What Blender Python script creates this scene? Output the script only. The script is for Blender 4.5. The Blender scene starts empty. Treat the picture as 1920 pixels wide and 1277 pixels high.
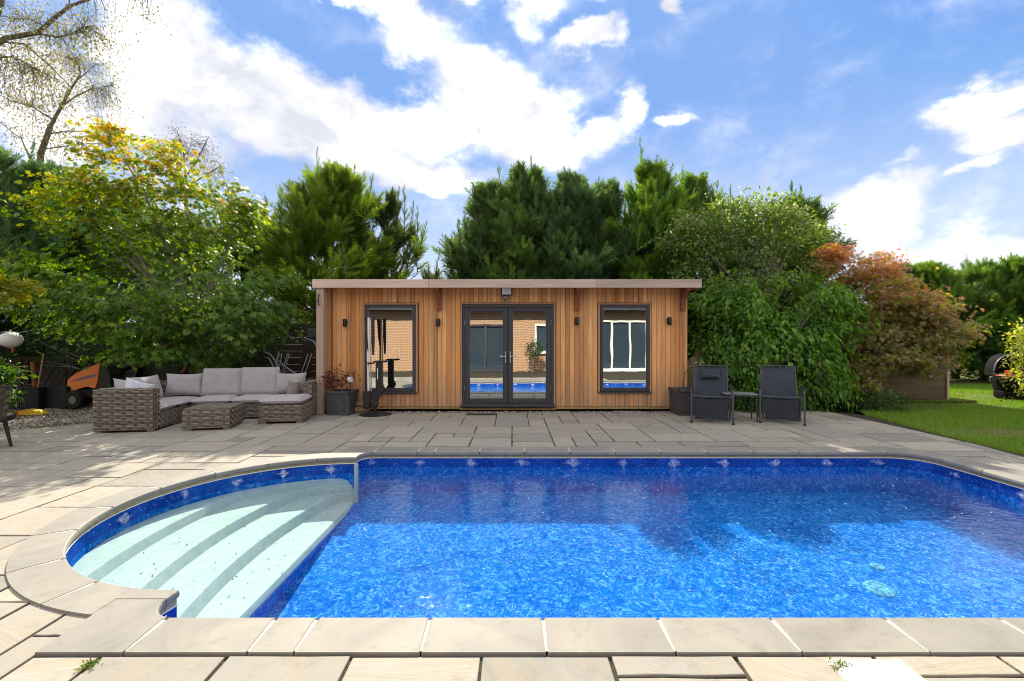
import bpy, math, random
import numpy as np
from mathutils import Vector, Matrix, geometry
rng = np.random.default_rng(7)
random.seed(7)
R = math.radians
SC = bpy.context.scene
COL = SC.collection
EYE, FOC = 1.42, 880.0

# ------------------------------------------------------------------ camera, sky, sun, exposure
cam = bpy.data.cameras.new('camera')
cam.sensor_width = 36.0
cam.lens = 36.0 * FOC / 1920.0
cam.clip_start = 0.05
cam.clip_end = 900.0
camo = bpy.data.objects.new('camera', cam)
camo.location = (0, 0, EYE)
camo.rotation_euler = (R(90), 0, 0)
COL.objects.link(camo)
SC.camera = camo
SUN_EL, SUN_AZ = 39.3, -10.0          # azimuth from +Y, negative is towards -X
sun = bpy.data.lights.new('sun', 'SUN')
sun.energy = 2.0
sun.angle = R(0.53)
sun.color = (1.0, 0.90, 0.73)
suno = bpy.data.objects.new('sun', sun)
sd = Vector((math.sin(R(SUN_AZ)) * math.cos(R(SUN_EL)), math.cos(R(SUN_AZ)) * math.cos(R(SUN_EL)), math.sin(R(SUN_EL))))
suno.rotation_euler = sd.to_track_quat('Z', 'Y').to_euler()
suno.location = sd * 40
COL.objects.link(suno)
SKY_STRENGTH = 0.15
CLOUD = 2.75          # cloud radiance before the strength
SC.view_settings.view_transform = 'Standard'
SC.view_settings.look = 'None'
SC.view_settings.gamma = 1.0
SC.view_settings.use_curve_mapping = False
SC.view_settings.exposure = 2.2
SC.render.engine = 'CYCLES'
SC.cycles.use_denoising = True
SC.cycles.filter_width = 1.0
SC.cycles.use_adaptive_sampling = False
SC.cycles.max_bounces = 12
SC.cycles.diffuse_bounces = 8
SC.cycles.transmission_bounces = 10
SC.cycles.transparent_max_bounces = 12
SC.cycles.caustics_reflective = False
SC.cycles.caustics_refractive = False

# ------------------------------------------------------------------ node helper
class NT:
    def __init__(self, tree):
        self.t = tree
        tree.nodes.clear()
    def n(self, kind, **kw):
        nd = self.t.nodes.new(kind)
        ins = kw.pop('ins', {})
        for k, v in kw.items():
            setattr(nd, k, v)
        for k, v in ins.items():
            s = nd.inputs[k]
            if hasattr(v, 'is_output') or isinstance(v, bpy.types.NodeSocket):
                self.t.links.new(v, s)
            else:
                s.default_value = v
        return nd
    def link(self, a, b):
        self.t.links.new(a, b)
    def math(self, op, a, b=0.0, c=None, clamp=False):
        ins = {0: a, 1: b}
        if c is not None: ins[2] = c
        return self.n('ShaderNodeMath', operation=op, use_clamp=clamp, ins=ins).outputs[0]
    def mix(self, fac, a, b, blend='MIX'):
        nd = self.n('ShaderNodeMix', data_type='RGBA', blend_type=blend)
        for i, v in ((0, fac), (6, a), (7, b)):
            if isinstance(v, bpy.types.NodeSocket): self.link(v, nd.inputs[i])
            else: nd.inputs[i].default_value = v if i == 0 else (*v, 1.0) if len(v) == 3 else v
        return nd.outputs[2]
    def ramp(self, fac, stops, interp='LINEAR'):
        nd = self.n('ShaderNodeValToRGB')
        cr = nd.color_ramp
        cr.interpolation = interp
        while len(cr.elements) < len(stops): cr.elements.new(0.5)
        for e, (p, c) in zip(cr.elements, stops):
            e.position = p
            e.color = (c, c, c, 1) if not hasattr(c, '__len__') else (*c, 1)
        self.link(fac, nd.inputs[0])
        return nd.outputs[0]
    def noise(self, vec, scale, detail=4, rough=0.55, dist=0.0, out='Fac'):
        nd = self.n('ShaderNodeTexNoise', ins={'Scale': scale, 'Detail': detail, 'Roughness': rough, 'Distortion': dist})
        if vec is not None: self.link(vec, nd.inputs['Vector'])
        return nd.outputs[out]
    def mapping(self, vec, loc=(0, 0, 0), rot=(0, 0, 0), scale=(1, 1, 1), kind='POINT'):
        return self.n('ShaderNodeMapping', vector_type=kind, ins={0: vec, 1: loc, 2: rot, 3: scale}).outputs[0]

# ------------------------------------------------------------------ world: Nishita sky with broken cloud
world = bpy.data.worlds.new('World')
SC.world = world
world.use_nodes = True
nt = NT(world.node_tree)
sky = nt.n('ShaderNodeTexSky', sky_type='NISHITA', sun_disc=False, sun_elevation=R(SUN_EL), sun_rotation=R(SUN_AZ),
           altitude=20, air_density=1.0, dust_density=0.6, ozone_density=1.6)
tc = nt.n('ShaderNodeTexCoord').outputs['Generated']
sep = nt.n('ShaderNodeSeparateXYZ', ins={0: tc})
az = nt.math('ARCTAN2', sep.outputs[0], sep.outputs[1])
el = nt.math('ARCSINE', sep.outputs[2])
comb = nt.n('ShaderNodeCombineXYZ', ins={0: az, 1: el, 2: 0.0}).outputs[0]
# cloud plane coordinates (perspective of a flat cloud deck) for texture
zc = nt.math('MAXIMUM', sep.outputs[2], 0.0)
den = nt.math('ADD', zc, 0.22)
pl = nt.n('ShaderNodeCombineXYZ', ins={0: nt.math('DIVIDE', sep.outputs[0], den), 1: nt.math('DIVIDE', sep.outputs[1], den), 2: 0.3}).outputs[0]
puff = nt.mapping(tc, scale=(1, 1, 1.5))
wn = nt.n('ShaderNodeTexNoise', ins={'Vector': puff, 'Scale': 3.4, 'Detail': 7.0, 'Roughness': 0.6})
wv = nt.n('ShaderNodeVectorMath', operation='SUBTRACT', ins={0: wn.outputs['Color'], 1: (0.5, 0.5, 0.5)}).outputs[0]
ws = nt.n('ShaderNodeVectorMath', operation='SCALE', ins={0: wv, 3: 0.26}).outputs[0]
cw = nt.n('ShaderNodeVectorMath', operation='ADD', ins={0: comb, 1: ws}).outputs[0]
CLOUDS = [   # heading, height above the horizon, half sizes (degrees), tilt, weight
    (320, 105, 130, 130, 0, 1.0), (470, 210, 190, 84, 10, 1.0), (250, 205, 80, 74, 0, .9), (640, 222, 170, 66, 0, 1.0),
    (790, 235, 115, 62, 0, 1.0), (920, 200, 100, 60, 25, .9), (1000, 250, 110, 60, 20, .9), (700, 305, 280, 50, 4, .95), (420, 318, 70, 24, 0, .4),
    (800, 350, 110, 34, 0, .8), (610, 8, 110, 26, 10, .9), (740, 56, 140, 50, 22, 1.0), (800, 100, 80, 45, 0, .9), (930, 15, 110, 45, 10, .9), (965, 75, 40, 40, 40, .5),
    (1150, 5, 90, 34, 0, .85), (1272, 8, 34, 28, 30, .7), (1080, 108, 78, 30, -8, .85), (1150, 98, 30, 18, -30, .6), (1172, 220, 30, 62, 12, .8), (1110, 265, 60, 40, 0, .75),
    (1262, 238, 46, 20, 0, .8), (1890, 188, 150, 48, -22, 1.0), (1910, 268, 120, 58, 0, 1.0), (1845, 343, 70, 16, 0, .8), (1640, 385, 135, 56, -4, 1.0), (1700, 300, 50, 16, 0, .5),
    (1560, 430, 130, 50, 0, .7), (1780, 470, 220, 46, 0, .85), (90, 180, 130, 160, 0, .8), (330, 250, 120, 50, 0, .6)]
acc = None
for (px, py, rx, ry, rot, w) in CLOUDS:
    a0 = math.atan((px - 960) / FOC)
    e0 = math.atan((638.5 - py) / math.hypot(FOC, px - 960))
    ca = math.cos(a0)
    ra = rx * ca * ca / FOC
    re = ry * math.cos(e0) ** 2 / math.hypot(FOC, px - 960)
    m = nt.mapping(cw, loc=(a0, e0, 0), rot=(0, 0, R(-rot)), scale=(ra * 1.25, re * 1.25, 1), kind='TEXTURE')
    ln = nt.n('ShaderNodeVectorMath', operation='LENGTH', ins={0: m}).outputs['Value']
    v = nt.n('ShaderNodeMapRange', interpolation_type='SMOOTHSTEP', ins={0: ln, 1: 1.25, 2: 0.1, 3: 0.0, 4: w}).outputs[0]
    acc = v if acc is None else nt.math('SMOOTH_MAX', acc, v, 0.25)
# beyond the view the cloud cover is thickened to add fill light
big = nt.noise(pl, 0.8, 4, 0.55)
bigm = nt.n('ShaderNodeMapRange', interpolation_type='SMOOTHSTEP', ins={0: big, 1: 0.22, 2: 0.42, 3: 0.0, 4: 0.95}).outputs[0]
aaz = nt.math('ABSOLUTE', az)
o1 = nt.n('ShaderNodeMapRange', interpolation_type='SMOOTHSTEP', ins={0: aaz, 1: R(47), 2: R(58), 3: 0.0, 4: 1.0}).outputs[0]
o2 = nt.n('ShaderNodeMapRange', interpolation_type='SMOOTHSTEP', ins={0: el, 1: R(33), 2: R(43), 3: 0.0, 4: 1.0}).outputs[0]
outm = nt.math('MULTIPLY', nt.math('MAXIMUM', o1, o2), bigm)
acc = nt.math('MAXIMUM', acc, outm)
fine = nt.noise(puff, 7.5, 9, 0.6, 0.2)
dens = nt.math('ADD', acc, nt.math('MULTIPLY', nt.math('SUBTRACT', fine, 0.5), 0.95))
mask = nt.n('ShaderNodeMapRange', interpolation_type='SMOOTHSTEP', ins={0: dens, 1: 0.10, 2: 0.74, 3: 0.0, 4: 0.97}).outputs[0]
shade = nt.noise(puff, 5.5, 8, 0.58, 0.3)
ccol = nt.ramp(shade, [(0.38, (0.43, 0.435, 0.475)), (0.50, (0.60, 0.60, 0.63)), (0.66, (0.97, 0.965, 0.98))])
ccol = nt.n('ShaderNodeVectorMath', operation='SCALE', ins={0: ccol, 3: CLOUD}).outputs[0]
hz = nt.n('ShaderNodeMapRange', interpolation_type='SMOOTHSTEP', ins={0: el, 1: R(27), 2: R(2), 3: 0.0, 4: 0.80}).outputs[0]
skyc = nt.mix(1.0, sky.outputs[0], (0.150, 0.205, 0.32), 'MULTIPLY')
skyc = nt.n('ShaderNodeVectorMath', operation='MINIMUM', ins={0: skyc, 1: (0.36, 0.66, 1.34)}).outputs[0]
skyc = nt.mix(hz, skyc, (0.45 * CLOUD, 0.52 * CLOUD, 0.60 * CLOUD))
fin = nt.mix(mask, skyc, ccol)
bg = nt.n('ShaderNodeBackground', ins={0: fin, 1: SKY_STRENGTH})
out = nt.n('ShaderNodeOutputWorld', ins={0: bg.outputs[0]})

# ------------------------------------------------------------------ materials
MATS = {}
def newmat(name):
    m = bpy.data.materials.new(name)
    m.use_nodes = True
    t = NT(m.node_tree)
    MATS[name] = m
    return m, t
def finish(t, surf):
    t.n('ShaderNodeOutputMaterial', ins={0: surf})
def prin(t, col, rough=0.6, bump=None, bstr=0.3, bdist=0.01, metal=0.0, spec=0.4, **kw):
    ins = {'Roughness': rough, 'Metallic': metal, 'Specular IOR Level': spec}
    p = t.n('ShaderNodeBsdfPrincipled', ins=ins)
    if isinstance(col, bpy.types.NodeSocket): t.link(col, p.inputs['Base Color'])
    else: p.inputs['Base Color'].default_value = (*col, 1)
    if bump is not None:
        b = t.n('ShaderNodeBump', ins={'Strength': bstr, 'Distance': bdist, 'Height': bump})
        t.link(b.outputs[0], p.inputs['Normal'])
    for k, v in kw.items():
        p.inputs[k].default_value = v
    return p.outputs[0]
def objco(t): return t.n('ShaderNodeTexCoord').outputs['Object']
def worldpos(t): return t.n('ShaderNodeNewGeometry').outputs['Position']

def plain(name, col, rough=0.5, metal=0.0, spec=0.4, var=0.12, scale=9.0, bstr=0.08, bscale=120):
    m, t = newmat(name)
    p = objco(t)
    n = t.noise(p, scale, 5, 0.6)
    c = t.mix(t.ramp(n, [(0.3, 0.0), (0.7, 1.0)]), tuple(x * (1 - var) for x in col), tuple(min(1, x * (1 + var)) for x in col))
    r = t.math('ADD', t.math('MULTIPLY', t.noise(p, scale * 3, 3), 0.2), rough - 0.1)
    s = prin(t, c, rough, t.noise(p, bscale, 3), bstr, 0.004, metal, spec)
    t.link(r, s.node.inputs['Roughness'])
    finish(t, s)
    return m

def wood(name, c1, c2, c3, axis='Z', scale=1.0, rough=0.62, grey=0.0, weather=0.0):
    """boards: grain along one axis, every board its own tone"""
    m, t = newmat(name)
    oi = t.n('ShaderNodeObjectInfo').outputs['Random']
    p = worldpos(t)
    off = t.n('ShaderNodeCombineXYZ', ins={0: t.math('MULTIPLY', oi, 37.0), 1: t.math('MULTIPLY', oi, 11.0), 2: t.math('MULTIPLY', oi, 53.0)}).outputs[0]
    q = t.n('ShaderNodeVectorMath', operation='ADD', ins={0: p, 1: off}).outputs[0]
    sc = {'Z': (26, 26, 1.3), 'X': (1.3, 26, 26), 'Y': (26, 1.3, 26)}[axis]
    g = t.noise(t.mapping(q, scale=tuple(s * scale for s in sc)), 1.0, 7, 0.62, 0.6)
    g2 = t.noise(t.mapping(q, scale=tuple(s * scale * 0.22 for s in sc)), 1.0, 3, 0.5, 1.0)
    base = t.ramp(oi, [(0.0, c1), (0.33, c2), (0.66, c3), (1.0, c2)])
    dk = t.mix(t.ramp(g, [(0.35, 0.55), (0.62, 0.0)]), base, tuple(x * 0.52 for x in c1))
    hs = t.n('ShaderNodeHueSaturation', ins={'Hue': 0.5, 'Saturation': 1.0, 'Color': dk})
    t.link(t.math('ADD', 0.62, t.math('MULTIPLY', t.n('ShaderNodeTexWhiteNoise', noise_dimensions='1D', ins={'W': oi}).outputs[0], 0.62)), hs.inputs['Value'])
    c = t.mix(t.math('MULTIPLY', t.ramp(g2, [(0.40, 0.0), (0.66, 1.0)]), 0.35), hs.outputs[0], c3)
    kn = t.n('ShaderNodeTexVoronoi', ins={'Vector': t.mapping(q, scale=tuple(s * 0.16 for s in sc)), 'Scale': 1.0}).outputs['Distance']
    c = t.mix(t.ramp(kn, [(0.03, 0.7), (0.09, 0.0)]), c, (0.09, 0.035, 0.015))
    if weather:
        z = t.n('ShaderNodeSeparateXYZ', ins={0: p}).outputs[2]
        wn = t.noise(t.mapping(p, scale=(9, 9, 1.2)), 1.0, 6, 0.6)
        w = t.math('ADD', t.n('ShaderNodeMapRange', ins={0: z, 1: 0.95, 2: 0.12, 3: 0.0, 4: 1.0}).outputs[0], t.math('MULTIPLY', t.math('SUBTRACT', wn, 0.5), 1.3))
        w = t.math('MULTIPLY', w, weather, clamp=True)
        c = t.mix(w, c, (0.30, 0.22, 0.165))
    if grey:
        gn = t.noise(t.mapping(q, scale=tuple(s * 0.3 for s in sc)), 1.0, 5, 0.6)
        c = t.mix(t.math('MULTIPLY', t.ramp(gn, [(0.3, 0.3), (0.7, 1.0)]), grey), c, (0.40, 0.35, 0.31))
    s = prin(t, c, rough, g, 0.35, 0.004, spec=0.25)
    finish(t, s)
    return m

wood('cedar', (0.66, 0.265, 0.08), (0.79, 0.365, 0.125), (0.84, 0.46, 0.19), 'Z', weather=0.55)
wood('cedar_side', (0.46, 0.25, 0.12), (0.52, 0.29, 0.15), (0.56, 0.33, 0.18), 'Z', weather=0.4)
wood('cedar_trim', (0.50, 0.27, 0.14), (0.53, 0.30, 0.16), (0.55, 0.33, 0.18), 'X')
wood('cedar_bracket', (0.25, 0.075, 0.03), (0.29, 0.09, 0.035), (0.33, 0.11, 0.045), 'Z')
wood('grey_cedar', (0.60, 0.42, 0.31), (0.66, 0.48, 0.37), (0.70, 0.53, 0.41), 'X', grey=0.3)
wood('grey_cedar_post', (0.55, 0.38, 0.25), (0.58, 0.42, 0.29), (0.62, 0.46, 0.34), 'Z', grey=0.3)
wood('base_timber', (0.40, 0.26, 0.09), (0.42, 0.28, 0.11), (0.45, 0.30, 0.12), 'X')
wood('fence_wood', (0.050, 0.036, 0.027), (0.06, 0.043, 0.03), (0.07, 0.05, 0.038), 'X')
wood('shed_wood', (0.13, 0.078, 0.05), (0.16, 0.098, 0.062), (0.18, 0.115, 0.075), 'X', grey=0.15)
wood('gazebo_wood', (0.045, 0.030, 0.020), (0.05, 0.034, 0.024), (0.06, 0.04, 0.028), 'Z')
wood('orange_wood', (0.42, 0.17, 0.06), (0.46, 0.20, 0.075), (0.50, 0.23, 0.09), 'Z')
wood('log_wood', (0.45, 0.27, 0.12), (0.50, 0.31, 0.15), (0.55, 0.36, 0.18), 'X')

plain('anthracite', (0.045, 0.047, 0.056), 0.42, var=0.08)
plain('black_plastic', (0.016, 0.016, 0.018), 0.5)
plain('matte_black', (0.010, 0.010, 0.012), 0.85, spec=0.06)
plain('black_metal', (0.020, 0.020, 0.023), 0.42, metal=0.2)
plain('grey_metal', (0.20, 0.21, 0.23), 0.4, metal=0.6)
plain('dark_frame', (0.055, 0.060, 0.072), 0.45)
plain('steel', (0.55, 0.55, 0.54), 0.28, metal=0.9)
plain('white_plastic', (0.78, 0.79, 0.80), 0.4, var=0.04)
plain('white_paint', (0.70, 0.70, 0.68), 0.5, var=0.05)
plain('cover_white', (0.44, 0.44, 0.43), 0.6, var=0.25, scale=14)
plain('roof_felt', (0.07, 0.07, 0.072), 0.9)
plain('mower_orange', (0.85, 0.26, 0.075), 0.35, var=0.08)
plain('orange_plastic', (0.75, 0.14, 0.03), 0.4)
plain('yellow_plastic', (0.78, 0.52, 0.03), 0.4)
plain('red_plastic', (0.55, 0.04, 0.05), 0.4)
plain('purple_decal', (0.20, 0.15, 0.28), 0.4)
plain('cover_fabric', (0.035, 0.042, 0.038), 0.7, var=0.3, scale=4)
plain('planter_lead', (0.062, 0.064, 0.064), 0.6, var=0.22, scale=6)
plain('soil', (0.045, 0.033, 0.024), 0.95, var=0.4, scale=30, bstr=0.6, bscale=60)
plain('bark_dark', (0.085, 0.060, 0.045), 0.9, var=0.4, scale=14, bstr=0.8, bscale=40)
plain('bark_grey', (0.22, 0.19, 0.16), 0.9, var=0.35, scale=14, bstr=0.7, bscale=40)
plain('bark_birch', (0.16, 0.13, 0.10), 0.9, var=0.45, scale=8, bstr=0.5, bscale=30)
plain('lantern_paper', (0.75, 0.75, 0.74), 0.7, var=0.08, scale=50)
plain('bead', (0.72, 0.72, 0.70), 0.4, var=0.08)
plain('mortar_light', (0.52, 0.47, 0.39), 0.9, var=0.25, scale=30)
plain('drain_cream', (0.10, 0.30, 0.47), 0.9, spec=0.0, var=0.75, scale=26)
plain('glass_table', (0.35, 0.36, 0.37), 0.15, spec=0.6)
plain('tyre', (0.018, 0.018, 0.018), 0.8)

def mat_stone():
    m, t = newmat('sandstone')
    oi = t.n('ShaderNodeObjectInfo').outputs['Random']
    p = worldpos(t)
    off = t.n('ShaderNodeCombineXYZ', ins={0: t.math('MULTIPLY', oi, 91.0), 1: t.math('MULTIPLY', oi, 47.0), 2: oi}).outputs[0]
    q = t.n('ShaderNodeVectorMath', operation='ADD', ins={0: p, 1: off}).outputs[0]
    base = t.ramp(oi, [(0.0, (0.335, 0.308, 0.255)), (0.18, (0.39, 0.365, 0.315)), (0.36, (0.26, 0.256, 0.242)), (0.52, (0.41, 0.385, 0.335)), (0.66, (0.21, 0.21, 0.203)), (0.82, (0.37, 0.345, 0.295)), (1.0, (0.295, 0.284, 0.258))])
    wn = t.n('ShaderNodeTexWhiteNoise', noise_dimensions='1D', ins={'W': oi}).outputs[0]
    rot = t.n('ShaderNodeVectorRotate', rotation_type='Z_AXIS', ins={0: q, 'Angle': t.math('MULTIPLY', wn, 6.28)}).outputs[0]
    veins = t.noise(t.mapping(rot, scale=(1.2, 7.5, 1)), 1.3, 7, 0.6, 1.4)
    blot = t.noise(q, 2.6, 5, 0.6, 0.5)
    c = t.mix(t.ramp(veins, [(0.38, 0.45), (0.60, 0.0)]), base, (0.34, 0.275, 0.18))
    c = t.mix(t.ramp(blot, [(0.45, 0.0), (0.70, 0.55)]), c, (0.31, 0.295, 0.265))
    dirt = t.noise(p, 7.0, 8, 0.7)
    c = t.mix(t.ramp(dirt, [(0.52, 0.0), (0.70, 0.40)]), c, (0.17, 0.155, 0.125))
    fine = t.noise(q, 130, 3, 0.6)
    c = t.mix(t.ramp(fine, [(0.35, 0.18), (0.6, 0.0)]), c, (0.2, 0.18, 0.14))
    rel = t.n('ShaderNodeTexVoronoi', feature='DISTANCE_TO_EDGE', ins={'Vector': t.n('ShaderNodeVectorMath', operation='ADD', ins={0: t.mapping(rot, scale=(0.9, 2.6, 1)), 1: t.n('ShaderNodeVectorMath', operation='SCALE', ins={0: t.noise(q, 3.0, 4, out='Color'), 3: 0.9}).outputs[0]}).outputs[0], 'Scale': 0.8}).outputs[0]
    crack = t.ramp(rel, [(0.0, 0.0), (0.014, 1.0)])
    csel = t.math('MULTIPLY', t.math('SUBTRACT', 1.0, crack), t.ramp(wn, [(0.72, 0.0), (0.76, 0.5)]))
    c = t.mix(csel, c, (0.13, 0.10, 0.07))
    h = t.math('ADD', t.math('MULTIPLY', veins, 1.0), t.math('MULTIPLY', fine, 0.15))
    h = t.math('SUBTRACT', h, t.math('MULTIPLY', csel, 0.4))
    s = prin(t, c, 0.78, h, 0.55, 0.012, spec=0.25)
    finish(t, s)
mat_stone()
def mat_coping():
    m, t = newmat('coping_stone')
    oi = t.n('ShaderNodeObjectInfo').outputs['Random']
    p = worldpos(t)
    base = t.ramp(oi, [(0.0, (0.205, 0.195, 0.178)), (0.5, (0.216, 0.206, 0.188)), (1.0, (0.192, 0.186, 0.174))])
    off = t.n('ShaderNodeCombineXYZ', ins={0: t.math('MULTIPLY', oi, 31.0), 1: t.math('MULTIPLY', oi, 17.0), 2: oi}).outputs[0]
    q = t.n('ShaderNodeVectorMath', operation='ADD', ins={0: p, 1: off}).outputs[0]
    n = t.noise(q, 2.2, 6, 0.6, 0.8)
    c = t.mix(t.ramp(n, [(0.35, 0.5), (0.65, 0.0)]), base, (0.35, 0.335, 0.29))
    f = t.noise(p, 240, 2)
    c = t.mix(t.ramp(f, [(0.3, 0.25), (0.55, 0.0)]), c, (0.25, 0.22, 0.18))
    st = t.noise(p, 9.0, 7, 0.7)
    c = t.mix(t.ramp(st, [(0.54, 0.0), (0.70, 0.45)]), c, (0.15, 0.135, 0.105))
    s = prin(t, c, 0.66, t.math('ADD', n, t.math('MULTIPLY', f, 0.2)), 0.2, 0.004, spec=0.3)
    finish(t, s)
mat_coping()
def mat_ground(name, c1, c2, c3, s1=2.0, s2=40.0, bstr=0.6):
    m, t = newmat(name)
    p = worldpos(t)
    a = t.noise(p, s1, 6, 0.6, 0.4); b = t.noise(p, s2, 5, 0.65)
    c = t.mix(t.ramp(a, [(0.36, 0.0), (0.62, 1.0)]), c1, c2)
    c = t.mix(t.ramp(b, [(0.42, 0.0), (0.66, 0.75)]), c, c3)
    finish(t, prin(t, c, 0.95, b, bstr, 0.02, spec=0.15))
    return m
mat_ground('joint_mortar', (0.050, 0.043, 0.033), (0.075, 0.064, 0.048), (0.030, 0.030, 0.018), 3, 30)
mat_ground('earth', (0.06, 0.045, 0.032), (0.085, 0.066, 0.045), (0.04, 0.04, 0.022), 1.2, 25)
mat_ground('gravel_base', (0.20, 0.18, 0.155), (0.25, 0.225, 0.19), (0.10, 0.088, 0.07), 2.0, 55)
mat_ground('turf', (0.115, 0.170, 0.025), (0.15, 0.145, 0.05), (0.06, 0.10, 0.016), 0.9, 28, 0.8)
mat_ground('moss', (0.10, 0.14, 0.012), (0.06, 0.095, 0.012), (0.12, 0.11, 0.02), 5, 60)
mat_ground('boulder_rock', (0.15, 0.135, 0.11), (0.19, 0.165, 0.07), (0.09, 0.10, 0.03), 3.2, 20, 1.0)
mat_ground('pool_beige', (0.44, 0.38, 0.26), (0.36, 0.29, 0.15), (0.25, 0.19, 0.09), 3.0, 18, 0.3)
mat_ground('step_acrylic', (0.42, 0.485, 0.475), (0.465, 0.53, 0.51), (0.37, 0.435, 0.42), 2.5, 14, 0.12)

def mat_tint(name, trans=0.4, rough=0.5, spec=0.3, hue=0.0):
    """leaf: its colour is stored per leaf, light shines through it"""
    m, t = newmat(name)
    a = t.n('ShaderNodeAttribute', attribute_name='tint').outputs['Color']
    p = t.n('ShaderNodeBsdfPrincipled', ins={'Roughness': rough, 'Specular IOR Level': spec})
    t.link(a, p.inputs['Base Color'])
    tr = t.n('ShaderNodeBsdfTranslucent')
    hs = t.n('ShaderNodeHueSaturation', ins={'Hue': 0.5 - hue, 'Saturation': 1.15, 'Value': 1.7, 'Color': a})
    t.link(hs.outputs[0], tr.inputs[0])
    mx = t.n('ShaderNodeMixShader', ins={0: trans, 1: p.outputs[0], 2: tr.outputs[0]})
    finish(t, mx.outputs[0])
mat_tint('leaf', 0.48, 0.42, 0.4, 0.012)
mat_tint('needle', 0.50, 0.6, 0.25, 0.008)
mat_tint('blade', 0.3, 0.5, 0.3, 0.0)
def mat_tint_solid(name, rough=0.6, spec=0.3):
    m, t = newmat(name)
    a = t.n('ShaderNodeAttribute', attribute_name='tint').outputs['Color']
    p = objco(t)
    n = t.noise(p, 60, 4)
    c = t.mix(t.ramp(n, [(0.3, 0.25), (0.6, 0.0)]), a, (0.05, 0.045, 0.04))
    finish(t, prin(t, c, rough, n, 0.2, 0.002, spec=spec))
mat_tint_solid('strand', 0.5, 0.4)
mat_tint_solid('pebble', 0.8, 0.25)

def mat_cushion(name, col):
    m, t = newmat(name)
    p = objco(t)
    n = t.noise(p, 3.2, 5, 0.6, 0.6)
    wv1 = t.n('ShaderNodeTexWave', wave_type='BANDS', bands_direction='X', ins={'Vector': p, 'Scale': 130.0, 'Distortion': 1.0}).outputs['Fac']
    wv2 = t.n('ShaderNodeTexWave', wave_type='BANDS', bands_direction='Y', ins={'Vector': p, 'Scale': 130.0, 'Distortion': 1.0}).outputs['Fac']
    c = t.mix(t.ramp(n, [(0.3, 0.0), (0.7, 1.0)]), tuple(x * 0.88 for x in col), tuple(min(1, x * 1.08) for x in col))
    h = t.math('ADD', t.math('MULTIPLY', t.noise(p, 7, 5, 0.55, 1.5), 1.0), t.math('MULTIPLY', t.math('ADD', wv1, wv2), 0.03))
    s = prin(t, c, 0.85, h, 0.5, 0.03, spec=0.15)
    s.node.inputs['Sheen Weight'].default_value = 0.25
    finish(t, s)
mat_cushion('cushion_fabric', (0.40, 0.375, 0.39))
mat_cushion('silver_fabric', (0.56, 0.56, 0.62))
mat_cushion('tan_fabric', (0.34, 0.30, 0.27))
def mat_sling():
    m, t = newmat('sling_mesh')
    p = objco(t)
    a = t.n('ShaderNodeTexWave', wave_type='BANDS', bands_direction='X', ins={'Vector': p, 'Scale': 160.0}).outputs['Fac']
    b = t.n('ShaderNodeTexWave', wave_type='BANDS', bands_direction='Z', ins={'Vector': p, 'Scale': 160.0}).outputs['Fac']
    n = t.noise(p, 5, 5)
    c = t.mix(t.ramp(n, [(0.3, 0.0), (0.7, 1.0)]), (0.034, 0.040, 0.054), (0.048, 0.055, 0.070))
    finish(t, prin(t, c, 0.75, t.math('ADD', a, b), 0.15, 0.002, spec=0.25))
mat_sling()

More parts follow.
